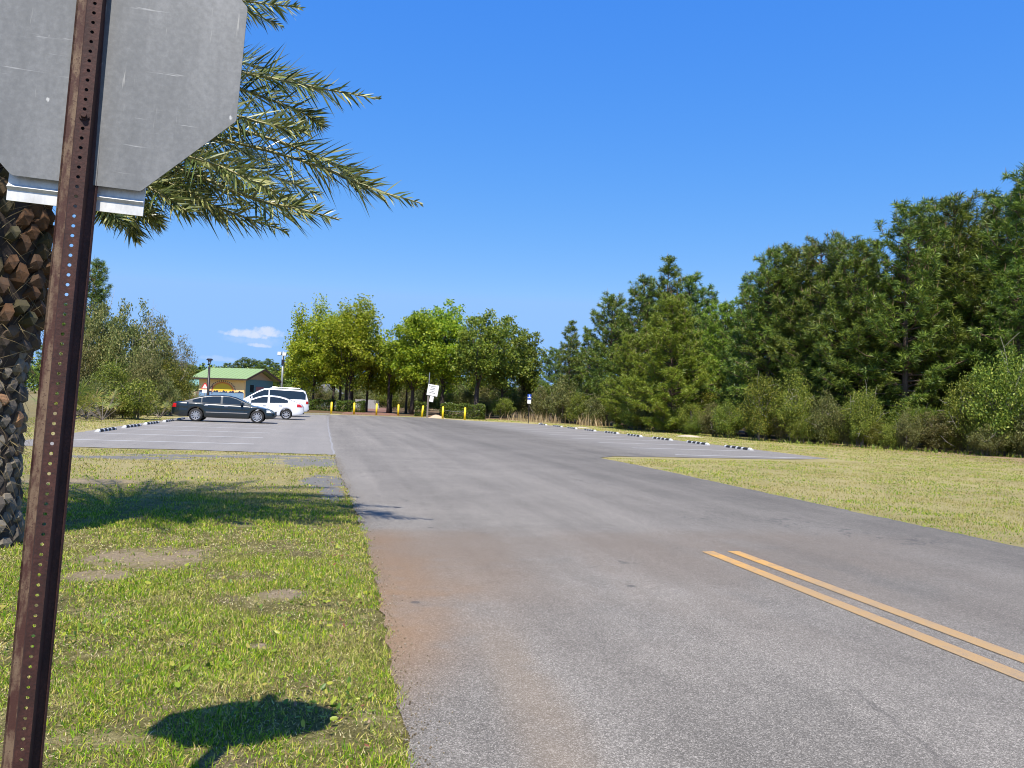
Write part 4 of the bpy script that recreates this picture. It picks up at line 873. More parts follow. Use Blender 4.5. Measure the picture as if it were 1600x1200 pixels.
def shrubs():
    P = {}
    spec = dict(scrub=dict(H=6, Rx=3.0, zb=.4, leafm='scrub_grey', n=130, lpc=140, leaf=.17, crad=.75, stems=3, dead=10, shell=.35), sparse=dict(H=6, Rx=2.4, zb=1.0, leafm='scrub_grey', n=80, lpc=48, leaf=.14, crad=.75, stems=3, dead=16, shell=.3),
                bush=dict(H=3, Rx=1.6, zb=.1, leafm='scrub_green', n=70, lpc=110, leaf=.12, crad=.48, stems=3, dead=0, shell=.5), yaupon=dict(H=4, Rx=2.2, zb=.15, leafm='scrub_green', n=120, lpc=105, leaf=.12, crad=.52, stems=4, dead=7, shell=.4, spiky=.4),
                olive=dict(H=4, Rx=2.2, zb=.1, leafm='scrub_olive', n=120, lpc=115, leaf=.13, crad=.56, stems=4, dead=8, shell=.4, spiky=.3), brown=dict(H=4, Rx=2.4, zb=.1, leafm='brown_brush', n=115, lpc=100, leaf=.15, crad=.6, stems=4, dead=5, shell=.3))
    for k, s in spec.items():
        P[k] = [broadleaf('shrub', 'x', 'shrub', s['H'], s['Rx'], s['zb'], sd, M[s['leafm']], M['bark_grey'], nclump=s['n'], lpc=s['lpc'], leaf=s['leaf'], crad=s['crad'], spiky=s.get('spiky', 0), trunk_r=.07, limbs=18, stems=s['stems'], shell=s['shell'], dead=s['dead']) for sd in (hash(k[0]) % 7*0+len(k)*10+1, len(k)*10+2)]
    used = set(); rr = random.Random(9); cnt = {}
    def put(kind, px, d, top, rpx, label, group, name='shrub', cat='shrub'):
        i = cnt.get(kind, 0) % 2; cnt[kind] = cnt.get(kind, 0)+1; src = P[kind][i]; s = spec[kind]; x, y = base(px, d); h = hgt(px, top, d); sc = (rpx*d/FPX/s['Rx'],)*2+(h/s['H'],)
        rz = rr.random()*6.28
        if (kind, i) in used: o = dup(src, (x, y, 0), rz, sc, label, group)
        else: used.add((kind, i)); o = src; o.location = (x, y, 0); o.rotation_euler = (0, 0, rz); o.scale = sc; o['label'] = label; o['group'] = group
        o.name = name; o['category'] = cat
    GL = 'scrub left of the parking lot'
    for a in [('scrub', 148, 50, 472, 42, 'grey-green scrub tree nearest the sign post'), ('scrub', 200, 49, 470, 46, 'tallest round grey-green scrub tree left of the lot'), ('scrub', 238, 52, 492, 32, 'grey-green scrub tree on the right shoulder of the tall scrub'),
              ('sparse', 280, 54, 516, 26, 'sparse silvery twiggy tree next to the mural building'), ('scrub', 118, 47, 520, 34, 'leafy scrub tree half hidden by the sign post'), ('olive', 262, 50, 560, 34, 'olive scrub under the silvery twiggy tree'),
              ('olive', 170, 44, 560, 34, 'olive shrub in front of the grey-green scrub trees'), ('brown', 140, 41, 590, 34, 'brownish brush above the sunlit palmettos'), ('brown', 255, 46, 590, 30, 'brownish brush right of the dense green bush'),
              ('scrub', 225, 46, 545, 30, 'grey scrub rising directly behind the dense green bush'), ('olive', 110, 40, 600, 28, 'shrub at the foot of the sign post edge'), ('brown', 172, 38, 622, 22, 'low dry brush left of the dense green bush'),
              ('olive', 286, 58, 592, 24, 'small olive shrub behind the tail of the dark car')]:
        put(a[0], *a[1:5], a[5], GL)
    put('bush', 212, 38.5, 588, 36, 'dense rounded dark green bush on the grass left of the lot', GL, 'bush', 'bush')
    put('bush', 196, 39.5, 615, 24, 'lower lobe of green bush just left of the dense round one', GL, 'bush', 'bush')
    GR = 'shrubs along the foot of the right-hand pines'
    for a in [('yaupon', 1572, 36.5, 548, 62, 'large twiggy yellow-green shrub at the right edge of the picture'), ('yaupon', 1505, 38.5, 590, 40, 'twiggy shrub left of the large yellow-green one'), ('brown', 1460, 39, 640, 34, 'dim low brush in the dark hollow of the right wood'),
              ('olive', 1415, 40.5, 625, 32, 'olive shrub in the shade left of the dark hollow'), ('yaupon', 1345, 41, 606, 32, 'bright-leaved shrub below the airy pine'), ('brown', 1288, 42.5, 615, 32, 'brown twiggy brush between two brighter shrubs'),
              ('yaupon', 1240, 43.5, 585, 34, 'tall yellow-green shrub under the twin rounded pines'), ('olive', 1190, 45, 582, 40, 'broad golden-olive shrub left of the yellow-green one'), ('olive', 1135, 48, 625, 28, 'low olive shrub near the sandy patch'),
              ('bush', 1078, 52, 625, 20, 'dark green bush beneath the light green young pine'), ('olive', 1040, 54, 632, 24, 'small dim shrub at the foot of the young pine'), ('bush', 1000, 57, 628, 16, 'green bush left of the young pine'),
              ('olive', 965, 62, 618, 20, 'olive shrub behind the dry reeds'), ('brown', 930, 66, 615, 22, 'brown brush behind the dry reeds'), ('brown', 880, 72, 592, 30, 'rounded brown-olive thicket right of the blue parking sign'),
              ('brown', 850, 76, 600, 24, 'brown thicket behind the blue parking sign'), ('olive', 905, 69, 610, 20, 'shrub between the thicket and the pines'), ('brown', 1540, 36, 665, 30, 'low shaded brush under the large twiggy shrub'),
              ('bush', 1390, 39.5, 660, 18, 'small green bush at the edge of pine litter'), ('brown', 1610, 35.5, 640, 40, 'shaded brush cut by the right picture edge')]:
        put(a[0], *a[1:5], a[5], GR)
    rq = random.Random(31)
    for j in range(26):
        px = 1000+j*24+rq.uniform(-10, 10); d = float(np.interp(px, [1000, 1100, 1200, 1300, 1400, 1500, 1640], [57.5, 50.5, 44, 41, 39, 37.3, 35])); hor = 622+(px-505)*.0403
        put(('olive', 'brown', 'yaupon', 'olive')[j % 4], px, d+rq.uniform(0, 1.5), hor+rq.uniform(-34, 6), rq.uniform(13, 26), 'small ragged shrub in the fringe at the foot of the right-hand wood', 'fringe shrubs of the right-hand wood')
    GB = 'undergrowth behind the shade trees'
    for j, (px, d, top, r) in enumerate([(455, 104, 598, 26), (492, 110, 600, 24), (515, 118, 603, 22), (610, 116, 603, 26), (640, 110, 600, 26), (665, 108, 596, 26), (700, 106, 600, 28), (730, 104, 602, 28), (765, 98, 604, 30), (795, 94, 602, 28), (825, 92, 600, 26), (755, 90, 618, 24), (785, 86, 620, 22), (548, 140, 606, 30), (590, 150, 606, 28), (500, 150, 602, 30), (640, 140, 590, 40), (700, 140, 590, 40), (760, 130, 588, 40), (820, 120, 588, 40), (570, 170, 600, 50), (520, 180, 598, 50)]):
        put('brown' if j % 3 else 'olive', px, d, top, r, 'brushy shrub in the shade behind the trees at the far end of the lot', GB)
    GH = 'dark brush inside the right-hand wood'
    for j, (px, d, top, r) in enumerate([(1610, 42, 590, 55), (1540, 43, 600, 50), (1470, 44, 600, 50), (1400, 45, 590, 50), (1330, 46, 590, 50), (1260, 48, 590, 48), (1190, 51, 590, 48), (1120, 56, 600, 40), (1060, 62, 600, 40), (1000, 67, 600, 36), (940, 74, 605, 34), (890, 82, 605, 30)]):
        put('olive', px, d, top, r, 'dim shrub inside the wood behind the front shrubs', GH)
    for k in P:
        for i in (0, 1):
            if (k, i) not in used: remove(P[k][i])
shrubs()

def palmettos():
    def one(seed, n=13):
        rr = random.Random(seed); root = thing('palmetto', 'x', 'palmetto'); mb = MB()
        for f in range(n):
            a = rr.random()*6.28; e = rr.uniform(.35, 1.25); L = rr.uniform(.6, 1.1); d = Vector((math.cos(a)*math.cos(e), math.sin(a)*math.cos(e), math.sin(e))); p = d*L
            mb.tube([(0, 0, 0), p], [.012, .008], 4, 0, False)
            s = d.cross(Vector((0, 0, 1))).normalized(); u = s.cross(d).normalized(); nb = 15
            for b in range(nb):
                t = (b/(nb-1)-.5)*PI*1.25; q = (d*math.cos(t)+s*math.sin(t)+u*rr.uniform(-.05, .2)).normalized(); l = .52*rr.uniform(.85, 1.1)*(1-.18*abs(t)); w = q.cross(u).normalized()*.020
                m = p+q*l*.55; tp = p+q*l-Vector((0, 0, .06)); mb.add([p, m+w, tp, m-w], [(0, 1, 2, 3)], 1)
        mb.build('fan_leaves', [M['bark_grey'], M['palmetto']], root); return root
    protos = [one(1), one(2), one(3, 17)]; G = 'palmettos left of the lot'; used = set(); rr = random.Random(2)
    for j, (px, d, sc, lab) in enumerate([(160, 36, 1.25, 'yellow-tipped palmetto in the brush left of the dense bush'), (110, 34, 1.5, 'sunlit palmetto beside the sign post edge'), (135, 37, 1.2, 'palmetto between the post and the yellow-tipped one'),
                                          (250, 42, 1.1, 'bright yellow-green palmetto right of the dense bush'), (278, 50, 1.3, 'palmetto clump just behind the dark car boot'), (292, 54, 1.4, 'spiky palmetto under the teal-roofed shed'),
                                          (268, 47, 1.0, 'small palmetto at the grass edge near the dark car'), (176, 40, 1.2, 'shaded palmetto behind the low dry brush'), (1000, 58.5, 1.6, 'pale palmetto at the foot of the right-hand pines')]):
        x, y = base(px, d); i = j % 3
        if i in used: o = dup(protos[i], (x, y, 0), rr.random()*6, (sc,)*3, lab, G)
        else: used.add(i); o = protos[i]; o.location = (x, y, 0); o.scale = (sc,)*3; o['label'] = lab; o['group'] = G
        if px > 500: o['group'] = 'palmetto by the pines'
    # dry reeds
    g = np.random.default_rng(8); X, Y, Hh = [], [], []
    for (px, d, n, sp) in [(833, 72, 70, .7), (850, 71, 70, .6), (812, 74, 35, .7), (912, 67, 55, .5), (930, 65, 70, .6), (795, 76, 20, .8), (872, 69, 16, .4)]:
        x, y = base(px, d); X.append(g.normal(x, sp, n)); Y.append(g.normal(y, .6, n)); Hh.append(g.uniform(.35, 1.2, n))
    X, Y, Hh = map(np.concatenate, (X, Y, Hh)); V, F = blades(X, Y, Hh, np.full(len(X), .05), g, .5)
    tag(npmesh('dry_reeds', V, F, M['reed']), 'tan dry reeds at the grass edge right of the lot', 'reeds', kind='stuff')
    # fringe of low weeds in front of the right wood
    X, Y, Hh = [], [], []
    for px in range(1000, 1640, 6):
        d = float(np.interp(px, [1000, 1100, 1200, 1300, 1400, 1500, 1640], [57, 50, 43.5, 40.5, 38.5, 36.8, 34.5])); x, y = base(px, d); n = 6
        X.append(g.normal(x, .4, n)); Y.append(g.normal(y, .4, n)); Hh.append(g.uniform(.08, .32, n))
    X, Y, Hh = map(np.concatenate, (X, Y, Hh)); V, F = blades(X, Y, Hh, np.full(len(X), .05), g, .9)
    tag(npmesh('undergrowth', V, F, M['scrub_olive']), 'ragged low weeds along the foot of the right-hand wood', 'undergrowth', kind='stuff')
palmettos()

def hedges():
    def hedge(pxa, pxb, d, top, dep, label, seed, n):
        xa, ya = base(pxa, d); xb, yb = base(pxb, d); h = hgt((pxa+pxb)/2, top, d); L = math.hypot(xb-xa, yb-ya); g = np.random.default_rng(seed)
        root = thing('hedge', label, 'hedge', ((xa+xb)/2, (ya+yb)/2, 0), math.atan2(yb-ya, xb-xa), 'clipped hedges at the far end of the lot')
        u = g.uniform(-1, 1, (n, 3)); ax = g.integers(0, 3, n); sg = np.where(g.random(n) < .5, -1, 1)
        for q in range(3): u[ax == q, q] = (sg*(1-.12*g.random(n)))[ax == q]
        P = u*np.array([L/2, dep/2, h/2])+np.array([0, 0, h/2]); P += .07*np.sin(P*4.1+seed)[:, [1, 2, 0]]+g.normal(0, .05, (n, 3)); P[:, 2] = np.abs(P[:, 2])
        V, F = leaves_np(g, P, .15); npmesh('foliage', V, F, M['hedge'], root)
        mb = MB()
        for i in range(int(L/.5)+1): mb.tube([(-L/2+.2+i*.5, 0, 0), (-L/2+.25+i*.5, .1, h*.75)], [.03, .01], 4)
        mb.build('stem', M['bark_dark'], root)
    hedge(690, 756, 74, 632, 1.4, 'long clipped hedge with sunlit top behind the two right bollards', 1, 6500)
    hedge(527, 569, 88, 627, 1.4, 'dark clipped hedge behind the second bollard from the left', 2, 4000)
    hedge(484, 521, 90, 625, 1.3, 'clipped hedge between the white van and the left bollard', 3, 3500)
    hedge(649, 664, 80, 628, 1.2, 'short hedge left of the tilted notice', 4, 1500)
hedges()

# ------------------------------------------------------------------ wheel stops, bollards, signs, lamps
def lot_furniture():
    def stop():
        root = thing('wheel_stop', 'x', 'wheel stop'); mb = MB(); L = 2.2; prof = [(-.085, 0), (-.075, .065), (-.04, .10), (.04, .10), (.075, .065), (.085, 0)]
        cuts = [0, .075, .25, .325, .46, .53, .67, .74, .90, .97, 1.0]
        cols = [1, 0, 1, 0, 1, 0, 1, 0, 1, 0]
        for i, c in enumerate(cols):
            xs = []
            for t in (cuts[i], cuts[i+1]):
                ring = []
                for y, z in prof:
                    e = 1.0 if 0 < t < 1 else .55
                    ring.append((L*(t-.5)+(y*.5 if 0 < t < 1 else 0), y*(1 if 0 < t < 1 else .9), z*e))
                xs.append(ring)
            mb.add(xs[0]+xs[1], [(j, j+1, j+7, j+6) for j in range(5)]+[(0, 5, 4, 3, 2, 1), (6, 7, 8, 9, 10, 11)], c)
        mb.build('body', [M['rubber'], M['stopwhite']], root)
        mb = MB()
        for x in (-.9, 0, .9): mb.tube([(x, 0, .09), (x, 0, .106)], [.022, .02], 8)
        mb.build('anchor_bolt', M['greypost'], root); return root
    src = stop(); first = True
    ords = ['nearest', 'second nearest', 'third nearest', 'fourth nearest', 'fifth nearest', 'sixth nearest', 'seventh nearest', 'eighth nearest', 'ninth nearest', 'tenth nearest']
    def put(x, y, lab, g, rz=0):
        nonlocal first
        if first: src.location = (x, y, .012); src.rotation_euler = (0, 0, rz); src['label'] = lab; src['group'] = g; first = False
        else: dup(src, (x, y, .012), rz, None, lab, g)
    for i in range(9): put(17.25+.05*math.sin(i*2), 29.5+i*3.72, f'black and white wheel stop, {ords[i]} in the row beside the right lawn', 'wheel stops along the right side of the lot', PI/2*0+R_.uniform(-.05, .05)+PI/2*1.0 if False else R_.uniform(-.04, .04)+PI/2)
    for i in range(6): put(-7.25+.05*math.sin(i*3), 29.4+i*3.7, f'black and white wheel stop, {ords[i]} in the row beside the left scrub', 'wheel stops along the left side of the lot', PI/2+R_.uniform(-.05, .05))
    # bollards
    names = ['first yellow bollard from the left, beside the white van', 'second yellow bollard from the left, in front of a dark hedge', 'yellow bollard at the left side of the mulch path mouth', 'yellow bollard at the right side of the mulch path mouth',
             'leaning yellow bollard just left of the tilted notice', 'yellow bollard just right of the tilted notice', 'rightmost yellow bollard in front of the long hedge']
    b0 = None
    for i, (px, py, tp, d) in enumerate([(517.5, 645, 628, 73), (553, 646, 628, 75), (588, 647, 630, 76), (622, 648, 630, 77), (659, 652, 632, 75), (691.5, 654, 635, 72), (726, 657, 636.5, 69.5)]):
        x, y = base(px, d)
        if b0 is None:
            b0 = thing('bollard', names[0], 'bollard', (x, y, 0), 0, 'yellow bollards at the far end of the lot'); mb = MB()
            mb.tube([(0, 0, -.02), (0, 0, 1.09)], [.095, .095], 16); mb.build('pipe', M['yellow_post'], b0, True)
            mb = MB(); mb.tube([(0, 0, 1.09), (0, 0, 1.125), (0, 0, 1.145)], [.0952, .07, .015], 16); mb.build('domed_cap', M['yellow_post'], b0, True); b = b0
        else: b = dup(b0, (x, y, 0), 0, None, names[i])
        if i == 4: b.rotation_euler = (0, math.radians(5), 0)
    xa, ya = base(692, 72); xb, yb = base(726, 69.5); mb = MB(); pts = []
    for k in range(13):
        t = k/12; pts.append((xa+.1+(xb-xa-.2)*t, ya+(yb-ya)*t-.02, .80-.08*math.sin(PI*t)))
    mb.tube(pts, .012, 5); tag(mb.build('chain', M['greypost']), 'slack grey chain strung between the two right-hand bollards', 'chain')
    # tilted white notice
    x, y = base(667.5, 73); rz = -YAW*.6
    t = thing('notice_sign', 'tilted white notice board with small white plate on a wooden post', 'notice', (x, y, 0), rz)
    mb = MB(); mb.box((0, 0, 1.1), (.16, .14, 2.2)); mb.build('post', M['woodpost'], t)
    mb = MB(); mb.tube([(.02, .02, 2.2), (.05, .02, 4.3)], [.04, .04], 8); mb.build('upper_pole', M['greypost'], t)
    ty = math.radians(8)
    cx, cz = .42, 2.62
    mb = MB(); mb.box((0, 0, 0), (1.02, .03, 1.05)); b = mb.build('board', M['signwhite'], t, loc=(cx, -.12, cz), rot=(0, ty, 0))
    mb = MB(); rr = random.Random(3)
    for row, w in enumerate([.64, .30, .46, .16, .50]):
        xx = -w/2-.03
        while xx < w/2: 
            ww = rr.uniform(.03, .07); mb.box((xx+ww/2, -.019, .36-row*.155), (ww, .006, .07)); xx += ww+.022
    mb.box((-.40, -.019, .36), (.07, .006, .10)); mb.build('lettering', M['ink'], b)
    mb = MB(); mb.box((0, 0, 0), (.36, .03, .52)); mb.build('small_plate', M['signwhite'], t, loc=(.33, -.12, 1.78), rot=(0, ty, 0))
    # accessible parking sign
    x, y = base(825.5, 66); t = thing('parking_sign', 'small blue and white parking sign on a thin dark post', 'parking sign', (x, y, 0), -YAW*.7)
    mb = MB(); mb.box((0, 0, 1.25), (.055, .045, 2.5)); mb.build('post', M['darkmetal'], t)
    mb = MB(); mb.box((0, -.035, 2.28), (.31, .012, .46), mi=0); mb.box((0, -.043, 2.22), (.30, .008, .05), mi=1)
    mb.tube([(-.01, -.045, 2.42), (-.01, -.05, 2.42)], [.03, .03], 10, 1); mb.box((-.01, -.043, 2.35), (.03, .008, .1), mi=1); mb.box((.03, -.043, 2.31), (.09, .008, .028), mi=1); mb.build('blue_panel', [M['signblue'], M['signwhite']], t)
    mb = MB(); mb.box((0, -.035, 1.86), (.31, .012, .32)); pl = mb.build('white_panel', M['signwhite'], t)
    x, y = base(827, 64.8); 
    dup(src, (x+.9, y-.3, .012), 1.2, None, 'wheel stop lying at the foot of the small blue parking sign', 'wheel stops along the right side of the lot')
    # street lamp
    x, y = base(323.5, 60); t = thing('street_lamp', 'slim dark street lamp in front of the mural building', 'street lamp', (x, y, 0)); h = hgt(325, 560, 60)
    mb = MB(); mb.tube([(0, 0, 0), (0, 0, .5), (0, 0, h-.75)], [.13, .115, .085], 12); mb.build('pole', M['darkmetal'], t, True)
    mb = MB(); mb.tube([(0, 0, h-.75), (0, 0, h-.62)], [.10, .05], 12)
    for a in range(4): mb.tube([(0, 0, h-.64), (.17*math.cos(a*PI/2+.8), .17*math.sin(a*PI/2+.8), h-.12)], .016, 5)
    mb.build('bracket', M['darkmetal'], t)
    mb = MB(); mb.tube([(0, 0, h-.13), (0, 0, h-.08), (0, 0, h)], [.24, .25, .17], 16); mb.build('lamp_head', M['darkmetal'], t)
    mb = MB(); mb.tube([(0, 0, h-.3), (0, 0, h-.135)], [.07, .12], 12); mb.build('lens', M['lampglass'], t, True)
    # floodlight pole
    x, y = base(438.5, 86); t = thing('floodlight_pole', 'grey pole carrying two floodlights beside the yellow-green trees', 'floodlight', (x, y, 0), -YAW); h = hgt(437, 549, 86)
    mb = MB(); mb.tube([(0, 0, 0), (0, 0, h)], [.14, .10], 10); mb.build('pole', M['greypost'], t, True)
    mb = MB(); mb.box((-.1, -.05, h-.35), (1.0, .08, .08)); mb.build('crossarm', M['greypost'], t)
    for xx, zz in ((-.35, -.25), (.22, -.3)):
        mb = MB(); mb.box((xx, -.25, h+zz), (.42, .22, .36), mi=0, rx=-.3); mb.box((xx, -.37, h+zz-.03), (.36, .03, .30), mi=1, rx=-.3); mb.build('floodlight', [M['greypost'], M['lampglass']], t)
    mb = MB(); mb.box((.05, -.15, h-1.15), (.3, .2, .5)); mb.build('control_box', M['darkmetal'], t)
    # triangular warning sign
    x, y = base(318.5, 64); t = thing('warning_sign', 'red-bordered white triangular warning sign left of the dark lamp post', 'warning sign', (x, y, 0), -YAW*.3); z = hgt(319, 604, 64)
    mb = MB(); mb.tube([(0, 0, 0), (0, 0, z+.2)], .03, 8); mb.build('post', M['greypost'], t)
    def tri(s): return [(-s*.5, -s*.30), (s*.5, -s*.30), (s*.10, s*.5), (-s*.10, s*.5)]
    mb = MB(); mb.prism([(a, b+z) for a, b in tri(.62)], -.06, -.045, 0); mb.prism([(a, b+z-.02) for a, b in tri(.40)], -.066, -.061, 1); mb.box((0, -.070, z), (.035, .006, .12), mi=2); mb.box((0, -.070, z-.085), (.035, .006, .03), mi=2); mb.build('triangle', [M['signred'], M['signwhite'], M['ink']], t)
    mb = MB(); mb.box((0, -.05, z-.40), (.42, .014, .28)); mb.build('plate', M['signwhite'], t)
lot_furniture()

# ------------------------------------------------------------------ buildings
def buildings():
    # mural building: local x along the mural wall, local y away from it
    d = 74; xa, ya = base(309, d+1.0); xb, yb = base(380, d-.6); L = math.hypot(xb-xa, yb-ya); rz = math.atan2(yb-ya, xb-xa)
    t = thing('mural_building', 'low building with green metal roof and painted sunrise mural', 'building', (xa, ya, 0), rz); eh = 2.95; rh = 4.0; Dp = 4.5; ov = .5
    mb = MB(); mb.box((L/2, .1, eh/2), (L, .2, eh), mi=0); mb.box((.1, Dp/2, eh/2), (.2, Dp-.41, eh), mi=1); mb.box((L/2, Dp-.1, eh/2), (L, .2, eh), mi=1); mb.box((L-.1, Dp/2, eh/2), (.2, Dp-.41, eh), mi=1)
    mb.build('wall', [M['peach'], M['tealwall']], t)
    g = [(0.02, eh+.003), (Dp-.02, eh+.003), (Dp/2, rh-.08)]
    for x in (L-.12, .04):
        mb = MB(); mb.add([(x+o, y, z) for o in (0, .08) for y, z in g], [(0, 1, 2), (5, 4, 3), (0, 3, 4, 1), (1, 4, 5, 2), (2, 5, 3, 0)])
        mb.build('gable', M['gable'], t)
    mb = MB(); th = .08; ez = eh-.05
    for (y0, z0, y1, z1) in ((-ov, ez, Dp/2, rh), (Dp+ov, ez, Dp/2, rh)):
        mb.add([(-ov*1.4, y0, z0), (L+ov*1.2, y0, z0), (L+ov*1.2, y1, z1), (-ov*1.4, y1, z1)]+[(-ov*1.4, y0, z0+th), (L+ov*1.2, y0, z0+th), (L+ov*1.2, y1, z1+th), (-ov*1.4, y1, z1+th)], [(0, 1, 2, 3), (4, 7, 6, 5), (0, 4, 5, 1), (1, 5, 6, 2), (3, 2, 6, 7), (0, 3, 7, 4)])
        n = 15
        for i in range(n):
            x = -ov*1.4+.05+(L+ov*2.6-.1)*i/(n-1); mb.add([(x-.015, y0, z0+th), (x+.015, y0, z0+th), (x+.015, y1, z1+th), (x-.015, y1, z1+th), (x, y0, z0+th+.03), (x, y1, z1+th+.03)], [(0, 4, 5, 3), (4, 1, 2, 5)])
    mb.build('roof', M['roofgreen'], t)
    mb = MB(); mb.box((L/2, -ov-.02, ez), (L+ov*2.6, .05, .16)); 
    for sg, (y0, y1) in ((1, (-ov, Dp/2)), (1, (Dp+ov, Dp/2))):
        mb.add([(L+ov*1.2+.004+o, y, z+q) for o in (0, .05) for (y, z) in ((y0, ez), (y1, rh)) for q in (-.09, .095)], [(0, 2, 3, 1), (4, 5, 7, 6), (0, 1, 5, 4), (2, 6, 7, 3), (1, 3, 7, 5), (0, 4, 6, 2)])
    mb.build('fascia', M['trim'], t)
    mb = MB(); cx, cz = L*.53, 1.78; wz = 1.72
    def arc(r0, r1, a0, a1, mi, y, n=20):
        for i in range(n):
            p, q = a0+(a1-a0)*i/n, a0+(a1-a0)*(i+1)/n; f = lambda r, a: (cx+r*math.cos(a)*1.28, y, cz+r*math.sin(a)*.82); mb.add([f(r0, p), f(r1, p), f(r1, q), f(r0, q)], [(0, 1, 2, 3)], mi)
    arc(0.02, .86, 0, PI, 0, -.012); arc(.86, 1.02, 0, PI, 1, -.012)
    for i in range(17):
        a = PI*(i+.8)/18.2; mb.box((cx+1.14*math.cos(a)*1.28, -.012, cz+1.14*math.sin(a)*.82), (.075, .012, .13), mi=2, ry=a-PI/2)
    n = 40; top = [wz+.07*math.sin(i*.9)+.05*math.sin(i*2.3+1)+.035*math.sin(i*4.1) for i in range(n+1)]
    for i in range(n):
        x0, x1 = .02+(L-.04)*i/n, .02+(L-.04)*(i+1)/n
        mb.add([(x0, -.016, wz-.12), (x1, -.016, wz-.12), (x1, -.016, top[i+1]), (x0, -.016, top[i])], [(0, 1, 2, 3)], 4)
        mb.add([(x0, -.014, .05), (x1, -.014, .05), (x1, -.014, wz-.12), (x0, -.014, wz-.12)], [(0, 1, 2, 3)], 3)
    mb.box((L*.30, -.02, 1.9), (.07, .02, .9), mi=2)
    mb.build('mural', [M['mural_yellow'], M['mural_orange'], M['mural_purple'], M['mural_blue'], M['mural_navy']], t)
    mb = MB(); mb.box((L+.01, 1.15, 2.1), (.03, .55, .7)); mb.build('window', M['winglass'], t)
    mb = MB(); mb.box((L+.02, 2.4, 1.95), (.03, 1.3, .7)); mb.build('red_panel', plain('red_grey_panel', (.36, .16, .15), .7), t)
    mb = MB(); mb.box((L+.01, 3.75, 1.05), (.03, .85, 2.1)); mb.build('door', M['trim'], t)
    # teal-roofed shed
    xa, ya = base(281, 80); xb, yb = base(309, 79); L = math.hypot(xb-xa, yb-ya); t = thing('shed', 'small brown shed with teal metal roof left of the mural building', 'shed', (xa, ya, 0), math.atan2(yb-ya, xb-xa))
    mb = MB(); mb.box((L/2, 1.5, 1.1), (L, 3, 2.2)); mb.build('wall', M['brownwall'], t)
    mb = MB(); zz = 2.2; mb.add([(-.35, -.3, zz), (L+.1, -.3, zz), (L+.1, 1.5, zz+.6), (-.35, 1.5, zz+.6), (-.35, 3.3, zz), (L+.1, 3.3, zz), (-.35, -.3, zz+.07), (L+.1, -.3, zz+.07), (L+.1, 1.5, zz+.67), (-.35, 1.5, zz+.67), (-.35, 3.3, zz+.07), (L+.1, 3.3, zz+.07)],
           [(0, 1, 2, 3), (3, 2, 5, 4), (6, 9, 8, 7), (9, 10, 11, 8), (0, 6, 7, 1), (4, 5, 11, 10), (1, 7, 8, 2), (2, 8, 11, 5), (0, 3, 9, 6), (3, 4, 10, 9)]); mb.build('roof', M['roofteal'], t)
    mb = MB(); mb.box((L*.3, -.02, 1.35), (1.0, .05, .8)); mb.build('window', M['winglass'], t)
    # grey house far behind the trees
    xa, ya = base(482, 135); t = thing('grey_house', 'pale grey house glimpsed between trunks right of the white van', 'house', (xa, ya, 0), -.15)
    mb = MB(); mb.box((2.6, 2.5, 1.2), (5.2, 5, 2.4)); mb.build('wall', M['greywall'], t)
    mb = MB(); mb.prism([(-.4, 2.4), (5.6, 2.4), (2.6, 4.0)], -.4, 5.4); mb.build('roof', M['greyroof'], t)
    for x in (1.0, 3.6):
        mb = MB(); mb.box((x, -.02, 1.4), (.9, .05, 1.1)); mb.build('window', M['winglass'], t)
    def fence(pa, pb, d, h, lab, w=.13, gap=.02):
        xa, ya = base(pa, d); xb, yb = base(pb, d); L = math.hypot(xb-xa, yb-ya); t = thing('fence', lab, 'fence', (xa, ya, 0), math.atan2(yb-ya, xb-xa)); mb = MB(); x = 0; rr = random.Random(4)
        while x < L: mb.box((x+w/2, 0, h/2), (w, .025, h*rr.uniform(.97, 1.02))); x += w+gap
        mb.build('boards', M['fencewood'], t)
        mb = MB()
        for z in (.3*h, .8*h): mb.box((L/2, .05, z), (L, .05, .09))
        mb.build('rail', M['fencewood'], t)
        for i in range(int(L/2.4)+1):
            mb = MB(); mb.box((min(L, i*2.4), .12, h/2), (.1, .1, h+.05)); mb.build('post', M['fencewood'], t)
    fence(555, 592, 130, 1.5, 'weathered grey board fence at the end of the mulch path')
    fence(478, 502, 118, 1.1, 'low pale fence in front of the grey house', .09, .09)
    # sandy heap by the notice and bare sand near the pines
    def mound(name, lab, px, d, rx, ry, h, m):
        x, y = base(px, d); mb = MB(); n = 16; rings = 5; rr = random.Random(px); vs = [(0, 0, h)]; fs = []
        for i in range(1, rings+1):
            for k in range(n): a = 2*PI*k/n; q = i/rings; w = 1+.15*math.sin(a*3+1)+rr.uniform(-.05, .05); vs.append((rx*q*w*math.cos(a), ry*q*w*math.sin(a), h*(math.cos(q*PI)*.5+.5)-.01*(i == rings)))
        for k in range(n): fs.append((0, 1+k, 1+(k+1) % n))
        for i in range(rings-1):
            for k in range(n): a = 1+i*n; fs.append((a+k, a+n+k, a+n+(k+1) % n, a+(k+1) % n))
        mb.add(vs, fs); tag(mb.build(name, m, None, True, (x, y, 0), (0, 0, -YAW)), lab, 'mound')
    sandm = plain('dry_sand', (.46, .33, .22), .95, var=.25, sc=6, bump=.4); pale = plain('pale_sand', (.42, .36, .27), .95, var=.2, sc=5, bump=.4)
    mound('sand_mound', 'low heap of tan sand at the foot of the tilted notice', 681, 72.8, .95, .5, .32, sandm)
    mound('sand_mound', 'pale patch of bare sand before the right-hand shrubs', 1075, 46.5, 1.0, .6, .12, pale)
    mound('sand_mound', 'small pale bare sand patch behind the right wheel stops', 908, 58, .9, 1.0, .08, pale)
buildings()

